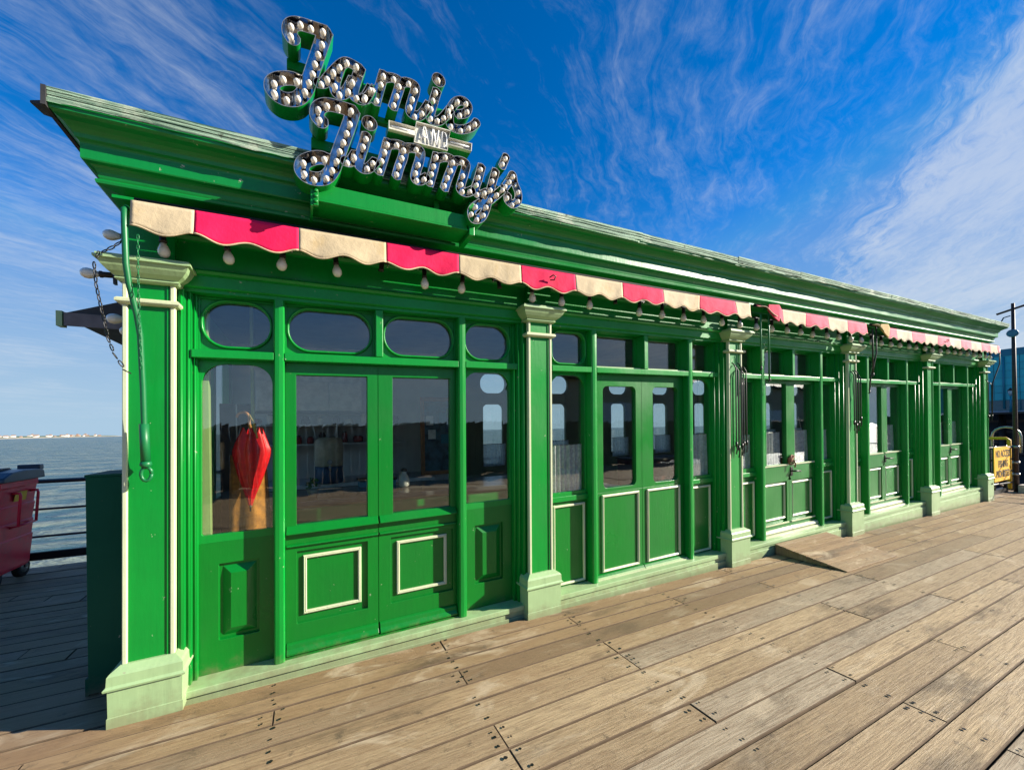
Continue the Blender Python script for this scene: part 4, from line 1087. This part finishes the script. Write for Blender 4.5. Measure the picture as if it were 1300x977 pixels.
part('lip', MB().box(-.76, .43, -.03, .0, -.03, -.003), INDARK, t_)
t_ = itm('wall_shelves', 'painted plank shelves of jars on the back wall of the bar', 'shelves', (1.0, 2.78, 1.28))
for z in (.04, .28): part('shelf', MB().box(-.85, 1.0, -.16, .16, z, z+.022), INWHITE, t_)
for x in (-.5, .12, .7): part('bracket', MB().box(x, x+.02, -.14, .16, -.05, .30), INWHITE, t_)
rng = random.Random(5)
for sh, z in ((0, 1.345), (1, 1.585)):
    x = .25; nj = 0
    while x < 1.9:
        w_ = rng.uniform(.035, .065); hgt = rng.uniform(.07, .15); kind = rng.randrange(4)
        mt, lb = [(POT, 'stoneware jar'), (JARR, 'red tin'), (JARY, 'mustard coloured jar'), (FENCEM, 'black canister')][kind]; nj += 1
        lb = '%s standing %s from the left on the %s bar shelf' % (lb, ORD[nj], ('lower', 'upper')[sh])
        t_ = itm('storage_jar', lb, 'jar', (x, 2.72, z), 'jars on the bar shelves')
        part('body', MB().lathe([(w_*.9, 0), (w_, .01), (w_, hgt*.75), (w_*.7, hgt*.86), (w_*.7, hgt*.9)], (0, 0, 0), 10), mt, t_)
        part('lid', MB().lathe([(w_*.74, hgt*.9), (w_*.74, hgt), (w_*.2, hgt*1.04)], (0, 0, 0), 10), INDARK, t_)
        x += w_*2+rng.uniform(.02, .12)
t_ = itm('stoneware_urn', 'large stoneware urn with a blue glazed foot and tap behind the bar counter', 'urn', (1.02, 2.3, .89))
part('foot', MB().lathe([(.15, 0), (.155, .01), (.155, .19), (.15, .195)], (0, 0, 0), 20), POTB, t_)
part('body', MB().lathe([(.15, .196), (.155, .21), (.158, .45), (.15, .50), (.12, .525), (.03, .535)], (0, 0, 0), 20), POT, t_)
part('tap', MB().tube([(0, -.155, .20), (0, -.20, .20), (0, -.20, .16)], .012, 8).lathe([(.03, -.16), (.03, -.165), (.022, -.166)], (0, 0, .25), 10, 'y'), STEEL, t_)
t_ = itm('back_worktop', 'long dark worktop along the back wall of the bar under the urn', 'counter', (1.0, 2.45, .045))
part('cabinet', MB().box(-.85, 1.25, -.22, .48, 0, .80), INDARK, t_); part('top', MB().box(-.88, 1.28, -.26, .48, .801, .843), INWHITE, t_)
t_ = itm('leafy_pot', 'small green leafy plant on the bar counter by the left door', 'plant', (.82, .95, .936))
part('pot', MB().lathe([(.03, 0), (.045, .06), (.047, .065)], (0, 0, 0), 10), POT, t_)
m_ = MB(); rng = random.Random(2)
for k in range(90):
    a, b, r_ = rng.uniform(0, 6.28), rng.uniform(-.3, 1.5), rng.uniform(.03, .075); c = Vector((r_*math.cos(a)*math.cos(b), r_*math.sin(a)*math.cos(b), .10+r_*math.sin(b)*.8))
    d1 = Vector((rng.uniform(-1, 1), rng.uniform(-1, 1), rng.uniform(-1, 1))).normalized()*.016; d2 = Vector((rng.uniform(-1, 1), rng.uniform(-1, 1), rng.uniform(-1, 1))).normalized()*.010
    m_.add([c-d1, c+d2, c+d1, c-d2], [(0, 1, 2, 3)])
tag(part('leaves', m_, JARG, t_), kind='stuff')
t_ = itm('menu_board', 'orange pine framed chalkboard standing behind the right leaf of the first doors', 'chalkboard', (2.30, 2.2, .89))
part('slate', MB().box(-.17, .30, 0, .012, .02, .98), CHALK, t_); part('frame', MB().frame(-.20, .33, 0, 1.0, .05, -.02, .012), WOODIN, t_)
for k, (x, z, c) in enumerate(((-.08, .70, WHITE), (.10, .74, TEALD), (.18, .60, POTB), (-.05, .52, WHITE), (.12, .46, TEALD), (.2, .8, JARG))): part('card', MB().box(x-.05, x+.05, -.004, -.001, z-.06, z+.06), c, t_)
t_ = itm('glass_lantern', 'small glass jar lantern on the bar counter by the chalkboard', 'lantern', (1.62, 1.05, .936))
part('jar', MB().lathe([(.03, 0), (.05, .02), (.055, .07), (.04, .11), (.025, .125), (.025, .15)], (0, 0, 0), 14), BULB, t_); part('lid', MB().lathe([(.03, .151), (.03, .17), (.01, .18)], (0, 0, 0), 12), INDARK, t_)
t_ = itm('tray_box', 'teal tray box on the bar counter under the lantern', 'box', (1.52, 1.10, .936)); t_.location.x -= .06; t_.location.y += .12
part('tray', MB().box(-.22, .12, -.0, .2, 0, .055), TEALD, t_, (0, 0, 0), .004); part('rim', MB().box(-.23, .13, -.01, .21, .056, .075), INDARK, t_, (0, 0, 0), .004)
# partition and hung brolly + coats behind the near side window
t_ = itm('partition_panel', 'dark brown panelled partition with a sage edge behind the near side window', 'partition', (.14, .60, .05))
part('edge_post', MB().box(.035, .112, -.40, -.34, 0, 2.5), INSAGE, t_, (0, 0, 0), .003)
part('board', MB().box(.101, .20, -.02, .02, 0, 1.66), INDARK, t_); part('board', MB().box(.204, .29, -.02, .02, 0, 1.66), INDARK, t_)
part('hinge_strip', MB().box(.198, .206, -.03, -.021, 0, 1.66), STEEL, t_); part('edge_post', MB().box(.291, .31, -.03, .03, .2, 2.4), INSAGE, t_)
o = (.432, .36, 1.0); t_ = thing('red_umbrella', 'furled red umbrella hanging by its curved handle in the near side window', 'umbrella', T(*o))
m_ = MB(); v = []; K = 56; rows = 16
for r_ in range(rows+1):
    t = r_/rows; z = .01+.50*t
    rad = .010+.098*(math.sin(min(1, t*1.08)*math.pi*.5)**1.15)*(1-.52*max(0, t-.74)/.26)
    for k in range(K):
        a = 2*math.pi*k/K; fold = 1+.11*math.sin(a*8+t*3.0)+.05*math.sin(a*19+t*7); v.append((rad*fold*math.cos(a)*1.0+.02*t, rad*fold*math.sin(a)*.55, z+.012*math.sin(a*7)*(t > .8)+(.016*math.sin(a*7+1)*max(0, t-.75)*4)))
m_.add(v, [(r_*K+k, r_*K+(k+1) % K, (r_+1)*K+(k+1) % K, (r_+1)*K+k) for r_ in range(rows) for k in range(K)], 0, True)
um = part('canopy_cloth', m_, REDB, t_)
part('ferrule', MB().tube([(0, 0, -.03), (0, 0, .02)], [.004, .008], 8), BLACK, t_)
hk = [(.02, 0, .48), (.0, 0, .56)]+[(-.035+.035*math.cos(a), 0, .60+.035*math.sin(a)) for a in [k*math.pi/8 for k in range(0, 9)]]
part('handle', MB().tube(hk, .009, 8), WOODIN, t_)
part('strap', MB().tube([(.05, -.04, .46), (.03, -.03, .56), (.0, 0, .62)], .006, 6), JARY, t_)
t_ = itm('ochre_coat', 'ochre coat hanging behind the red umbrella in the near side window', 'coat', (.40, .455, .30))
m_ = MB(); v = []; K = 28
for r_ in range(9):
    t = r_/8; z = 1.0*(1-t)+.05
    for k in range(K): a = 2*math.pi*k/K; rad = (.075+.03*t)*(1+.30*math.sin(a*4+t*1.2)+.1*math.sin(a*9)); v.append((rad*math.cos(a)*1.1+.02, rad*math.sin(a)*.5, z))
m_.add(v, [(r_*K+k, r_*K+(k+1) % K, (r_+1)*K+(k+1) % K, (r_+1)*K+k) for r_ in range(8) for k in range(K)], 0, True); part('coat_cloth', m_, ORNG, t_)
part('coat_hook', MB().tube([(0, 0, 1.04), (0, 0, 1.12), (.02, 0, 1.15)], .006, 6), STEEL, t_)
# dining room: tables, a cabinet
def table(x, y, lb):
    t_ = itm('cafe_table', lb, 'table', (x, y, .045), 'cafe tables inside the dining bays')
    part('top', MB().box(-.35, .35, -.35, .35, .70, .735), plain('dark table top %d' % int(x*10), (.09, .04, .03), .3), t_, (0, 0, 0), .004)
    part('cloth', MB().box(-.36, .36, -.36, .36, .736, .742), INWHITE, t_)
    for a, b in ((-1, -1), (1, -1), (1, 1), (-1, 1)): part('leg', MB().box(a*.30-.02, a*.30+.02, b*.30-.02, b*.30+.02, 0, .699), WOODIN, t_)
for i in range(1, 5): table(i*BW+1.1, 1.0, 'dark cafe table with a white cloth behind the %s bay doors' % {1: 'second', 2: 'third', 3: 'fourth', 4: 'fifth'}[i])
t_ = itm('sideboard', 'red brown sideboard seen through the right door of the second bay', 'sideboard', (5.55, 1.6, .045))
part('carcass', MB().box(-.5, .5, -.25, .25, .05, .88), CABRED, t_, (0, 0, 0), .006)
for s_ in (-1, 1): part('cupboard_door', MB().box(s_*.24-.22, s_*.24+.22, -.268, -.251, .10, .82), CABRED, t_, (0, 0, 0), .006)
part('top', MB().box(-.53, .53, -.28, .26, .881, .905), INDARK, t_)
t_ = itm('candle_bottle', 'bottle with a candle on the table behind the left door of the second bay', 'bottle', (3.75, .85, .79))
part('bottle', MB().lathe([(.035, 0), (.037, .01), (.037, .14), (.015, .19), (.013, .24)], (0, 0, 0), 12), POTB, t_); part('candle', MB().lathe([(.01, .241), (.01, .29), (.003, .295)], (0, 0, 0), 8), CCRM, t_)
o = T(6.66, .235, 1.32); t_ = thing('hanging_sign', 'small white card sign hung on a string triangle inside the third bay right door', 'sign', o)
part('card', MB().box(-.065, .065, -.004, .004, -.16, .0), WHITE, t_)
part('string', MB().tube([(-.06, 0, 0), (0, 0, .17), (.06, 0, 0)], .003, 5), WHITE, t_)

# ------------------------------------------------------------------ left: screen board and bin
t_ = thing('screen_board', 'plain dark green screen board standing left of the corner pilaster', 'screen', (-.24, .36, 0))
part('board', MB().box(-.126, .21, -.03, .03, .012, 1.262), SCREEN, t_, (0, 0, 0), .003); part('cap', MB().box(-.128, .212, -.035, .30, 1.263, 1.276), SCREEN, t_)
part('side_board', MB().box(.17, .20, .031, .9, .01, 1.262), SCREEN, t_); part('foot', MB().box(-.142, -.127, -.02, .05, .0, .10), SCREEN, t_)
b_ = thing('wheeled_bin', 'large red wheeled refuse bin with a navy lid and yellow sticker by the pier railing', 'bin', (-2.45, 3.05, 0))
# body: tapered, ribbed
m_ = MB(); rings = []
lev = [(.13, .86), (.16, .885), (.46, .93), (.465, .915), (.50, .92), (.62, .94), (.625, .925), (.66, .93), (.80, .96), (.805, .945), (.84, .95), (.98, .98), (1.0, 1.0), (1.05, 1.0)]
v = []
for z, k in lev: v += [(-.62*k, -.30*k, z), (.56*k, -.30*k, z), (.56*k, .30*k, z), (-.62*k, .30*k, z)]
f = [(4*r_+q, 4*r_+(q+1) % 4, 4*(r_+1)+(q+1) % 4, 4*(r_+1)+q) for r_ in range(len(lev)-1) for q in range(4)]+[(3, 2, 1, 0), tuple(range(4*(len(lev)-1), 4*len(lev)))]
m_.add(v, f); part('body', m_, BINRED, b_, (0, 0, 0), .008)
m_ = MB(); v = []
prof = [(-.34, 1.056), (-.33, 1.10), (-.20, 1.15), (0, 1.165), (.2, 1.16), (.32, 1.14), (.34, 1.056)]
m_.sweep_x(prof, -.66, .60); part('lid', m_, LIDB, b_, (0, 0, 0), .012)
part('lid_ridge', MB().sweep_x([(-.10, 1.166), (-.06, 1.185), (.06, 1.185), (.10, 1.166)], -.5, .45), LIDB, b_)
part('lid_hinge', MB().box(.40, .58, .28, .36, 1.14, 1.20), LIDB, b_, (0, 0, 0), .01)
for y0 in (-.10, .19):
    part('handle', MB().tube([(.545, y0, .93), (.60, y0, .93), (.605, y0, .90), (.585, y0, .60), (.52, y0, .585)], .013, 8), BINRED, b_)
part('handle_bar', MB().tube([(.585, -.10, .60), (.585, .19, .60)], .011, 8), BINRED, b_)
part('sticker', MB().hexa([(.546, -.085, .845), (.546, .10, .845), (.55, .10, .845), (.55, -.085, .845), (.560, -.085, .94), (.560, .10, .94), (.564, .10, .94), (.564, -.085, .94)]), YEL, b_)
for x in (-.45, .44):
    for y in (-.20, .24):
        w_ = part('wheel', MB().lathe([(.05, -.028), (.098, -.028), (.104, -.018), (.104, .018), (.098, .028), (.05, .028)], (0, 0, 0), 18, 'x'), RUBBER, b_, (x, y, .105))
        part('hub', MB().lathe([(.01, -.033), (.06, -.030), (.06, .030), (.01, .033)], (0, 0, 0), 12, 'x'), STEEL, w_)
        part('castor_fork', MB().box(x-.045, x-.035, y-.02, y+.02, .10, .20).box(x+.035, x+.045, y-.02, y+.02, .10, .20).box(x-.045, x+.045, y-.03, y+.03, .2, .215), BLACK, b_)

# ------------------------------------------------------------------ ramp up to the third pair of doors
rp = thing('wooden_ramp', 'worn wooden threshold ramp in front of the third pair of doors', 'ramp', (6.25, -.3, 0))
L0, R0, Yf, Yb_, H0 = -.545, .56, -.36, .315, .118
def rz(y): return .012+(H0-.012)*(y-(-.34))/(Yb_+.34)
ys = [-.20+k*.0645 for k in range(9)]; ys[-1] = Yb_
for k in range(8):
    y0, y1 = ys[k]+.003, ys[k+1]-.003; z0, z1 = rz(y0), rz(y1); wv = random.uniform(-.002, .002)
    part('ramp_board', MB().hexa([(L0, y0, z0-.022), (R0, y0, z0-.022), (R0, y1, z1-.022), (L0, y1, z1-.022), (L0+random.uniform(-.004, .004), y0, z0+wv), (R0+random.uniform(-.006, .006), y0, z0+wv), (R0, y1, z1+wv), (L0, y1, z1+wv)]), RAMPM, rp, (0, 0, 0), .002)
part('nosing_board', MB().hexa([(L0, -.36, .001), (R0+.0, -.36, .001), (R0, -.203, .012), (L0, -.203, .012), (L0, -.36, .010), (R0, -.36, .010), (R0, -.203, rz(-.203)), (L0, -.203, rz(-.203))]), RAMPM, rp, (0, 0, 0), .002)
for x in (L0+.006, (L0+R0)/2, R0-.04):
    part('bearer', MB().hexa([(x, -.19, .002), (x+.034, -.19, .002), (x+.034, Yb_-.005, .002), (x, Yb_-.005, .002), (x, -.19, rz(-.19)-.023), (x+.034, -.19, rz(-.19)-.023), (x+.034, Yb_-.005, rz(Yb_)-.024), (x, Yb_-.005, rz(Yb_)-.024)]), RAMPM, rp)

# ------------------------------------------------------------------ far end: mast, railing, notice, landing
ms = thing('flag_mast', 'thin brown mast with a small cross arm and round blue disc at the pier end', 'mast', (14.40, .05, 0))
part('pole', MB().tube([(0, 0, -.3), (0, 0, 2.0), (0, 0, 4.0)], [.040, .034, .026], 10), IRON, ms)
part('cross_arm', MB().tube([(0, .22, 3.82), (0, -.24, 3.94)], .022, 8), IRON, ms)
part('disc', MB().lathe([(.07, -.03), (.082, -.02), (.082, .02), (.07, .03)], (-.05, 0, 3.36), 18, 'x'), plain('blue lamp disc', (.03, .13, .24), .4), ms)
part('cable', MB().tube([(-.03, .03, 3.74), (-.03, .12, 3.72), (-.03, .16, 3.62), (-.03, .21, 3.52)], .012, 6), plain('blue grey cable', (.03, .08, .13), .5), ms)
for z in (.60, .93, .35): part('collar', MB().tube([(0, 0, z), (0, 0, z+.05)], .055, 10), STEEL, ms)
part('foot_block', MB().box(-.10, .16, -.22, -.04, -.02, .16), STONE, ms, (0, 0, 0), .01)
er = thing('end_railing', 'rusty dark railing between the pavilion end and the thin mast, behind the yellow notice', 'railing', (12.72, .16, 0))
for z in (.95, .70, .45, .20): part('rail', MB().tube([(0, 0, z+.02), (1.66, -.06, z)], .024 if z > .9 else .016, 8), IRON if z > .9 else BLACK, er)
for x in (.25, .80, 1.45): part('post', MB().tube([(x, 0, -.2), (x, -.02, 1.0)], .026, 8), BLACK, er)
part('diagonal_brace', MB().tube([(.1, -.02, .42), (1.2, -.03, .16)], .018, 8).tube([(.2, -.02, .12), (1.4, -.03, .34)], .012, 6), IRON, er)
part('kerb', MB().box(0, 1.55, -.03, .05, .0, .09), BLACK, er)
er2 = thing('rope_rail', 'pale horizontal rails running right from the mast at the pier end', 'railing', (14.5, -.1, 0))
for z, m_ in ((.97, WHITE), (.62, STEEL), (.34, STEEL)): part('rail', MB().tube([(0, 0, z), (0, -3.2, z)], .016, 8), m_, er2)
for y in (-1.2, -2.4): part('post', MB().tube([(.03, y, -.2), (.03, y, 1.0)], .03, 8), BLACK, er2)
yb = thing('yellow_barrier', 'yellow tubular barrier behind the notice at the pier end', 'barrier', (14.9, .3, 0))
part('top_tube', MB().tube([(0, .6, 1.12), (0, -.02, 1.12), (0, -.06, 1.08), (0, -.06, .0)], .032, 10), YEL, yb); part('leg', MB().tube([(0, .5, 0), (0, .5, 1.1)], .03, 8), YEL, yb)
hp = thing('ladder_hoop', 'pale curved ladder hoop rising behind the yellow barrier', 'handrail', (15.0, .3, 0))
part('hoop', MB().tube([(0, .20, .1)]+[(0, .0+.20*math.cos(a), 1.17+.20*math.sin(a)) for a in [k*math.pi/8 for k in range(9)]]+[(0, -.20, .8)], .022, 8), STEEL, hp)
ns = thing('notice_board', 'yellow warning notice hung on the railing at the pier end', 'sign', (13.77, .085, .63), None, (0, 0, .015))
part('plate', MB().hexa([(-.54, 0, -.35), (.54, 0, -.345), (.54, .012, -.345), (-.54, .012, -.35), (-.54, 0, .345), (.54, 0, .345), (.54, .012, .345), (-.54, .012, .345)]), YEL, ns)
def text(s_, size, loc, parent, m_, ext=.001, bold=0., sx=1.):
    c = bpy.data.curves.new('lettering', 'FONT'); c.body = s_; c.size = size; c.align_x = 'CENTER'; c.align_y = 'CENTER'; c.extrude = ext; c.offset = bold; c.resolution_u = 3
    tmp = bpy.data.objects.new('lettering', c); COL.objects.link(tmp)
    me = bpy.data.meshes.new_from_object(tmp.evaluated_get(bpy.context.evaluated_depsgraph_get())); bpy.data.objects.remove(tmp); bpy.data.curves.remove(c)
    me.materials.clear(); me.materials.append(m_)
    o_ = link('lettering', me, parent, loc, (math.pi/2, 0, 0)); o_.scale = (sx, 1, 1); return o_
text('NO ACCESS', .20, (0, -.002, .20), ns, INK, .001, .003, .85); text('FISHING', .20, (0, -.002, -.01), ns, INK, .001, .003, .85); text('PROHIBITED', .20, (0, -.002, -.21), ns, INK, .001, .003, .78)
for x in (-.4, .4): part('hanger', MB().tube([(x, .01, .33), (x, .06, .36)], .008, 6), STEEL, ns)

tb = thing('teal_hall', 'big flat roofed hall clad in teal panels beyond the pier end', 'building', (60, 0, 2.45))
part('wall', MB().box(.06, 14, -16, 22, 0, 5.6), TEALD, tb)
part('parapet', MB().box(-.06, 14.1, -16.1, 22.1, 5.15, 5.78), TEALD, tb)
pme = MB().box(0, .059, .02, 1.48, .02, .68).mesh('cladding_panel', TEAL)
for j in range(6):
    for k in range(13): link('cladding_panel', pme, tb, (0, -3.0+k*1.5, 1.02+j*.69))
gp = plain('tinted glazing', (.02, .12, .15), .1); gme = MB().box(0, .05, .03, 2.0, .06, .98).mesh('window', gp)
for k in range(8): link('window', gme, tb, (.005, -3.0+k*2.05, 0))
part('floor_band', MB().box(-.25, 0, -16, 22, -.12, .02), plain('pale floor edge', (.35, .38, .42), .6), tb)
part('downpipe', MB().tube([(-.08, 9.9, .2), (-.08, 9.9, 5.1)], .07, 8), TEALD, tb)
ld = thing('dark_landing', 'dark pier substructure below the teal hall', 'pier', (59.5, 0, -5))
part('wall', MB().box(.6, 14, -18, 24, 0, 7.25), plain('tarred timber', (.015, .017, .024), .8, noise=.4, scale=1), ld)
for k in range(4): part('beam', MB().box(.3, .59, -18, 24, 3.4+k*1.0, 3.62+k*1.0), IRON, ld)
for k in range(14): part('pile', MB().tube([(.2, -17+k*3, -2), (.2, -17+k*3, 7.2)], .22, 8), INK, ld)
sl = thing('street_lamp', 'old fashioned lamp post standing in front of the teal hall', 'street lamp', (58.6, 9.25, 2.45))
part('column', MB().tube([(0, 0, -.2), (0, 0, .6), (0, 0, 1.35)], [.10, .06, .05], 8), TEALD, sl)
part('lantern', MB().lathe([(.09, 1.36), (.17, 1.78), (.16, 1.80)], (0, 0, 0), 8), plain('lantern glass', (.45, .55, .58), .2), sl); part('cap', MB().lathe([(.21, 1.80), (.10, 1.95), (.02, 2.08)], (0, 0, 0), 8), INK, sl)
part('sea_wall', MB().box(-1.8, 1, -3, 3, -.3, -.14), INK, sl)
an = thing('roof_aerial', 'thin pale aerial standing on the roof behind the roof edge near the left corner', 'aerial', (-.20, 1.05, 3.10))
part('rod', MB().tube([(0, 0, 0), (-.004, 0, .80)], .009, 6), WHITE, an); part('rod', MB().tube([(.045, 0, 0), (.03, 0, .62)], .007, 6), WHITE, an)

# ------------------------------------------------------------------ across the deck (seen only as reflections in the glass)
fc = thing('board_fence', 'dark close boarded fence on the far side of the deck', 'fence', (10, -9.2, 0))
fme = MB().hexa([(0, 0, 0), (.19, 0, 0), (.19, .03, 0), (0, .03, 0), (0, 0, 1.72), (.19, 0, 1.78), (.19, .03, 1.78), (0, .03, 1.72)]).mesh('board', FENCEM)
for k in range(170): link('board', fme, fc, (-14+k*.2, random.uniform(0, .02), random.uniform(-.06, .04)))
part('rail', MB().box(-14, 20, -.06, -.001, 1.2, 1.3), FENCEM, fc)
kb = thing('beige_hall', 'long beige rendered hall across the deck behind the fence', 'building', (24, -15, 0))
part('wall', MB().box(-10, 22, -6, 0, 0, 4.3), BEIGE, kb); part('roof', MB().sweep_x([(-6.4, 4.301), (.4, 4.301), (.4, 4.45), (-3, 5.4), (-6.4, 4.45)], -10.4, 22.4), DARK, kb)
part('white_board', MB().box(-7.5, -3.2, .001, .05, 1.6, 3.0), WHITE, kb); part('white_board', MB().box(4, 12, .001, .05, .6, 2.6), WHITE, kb)
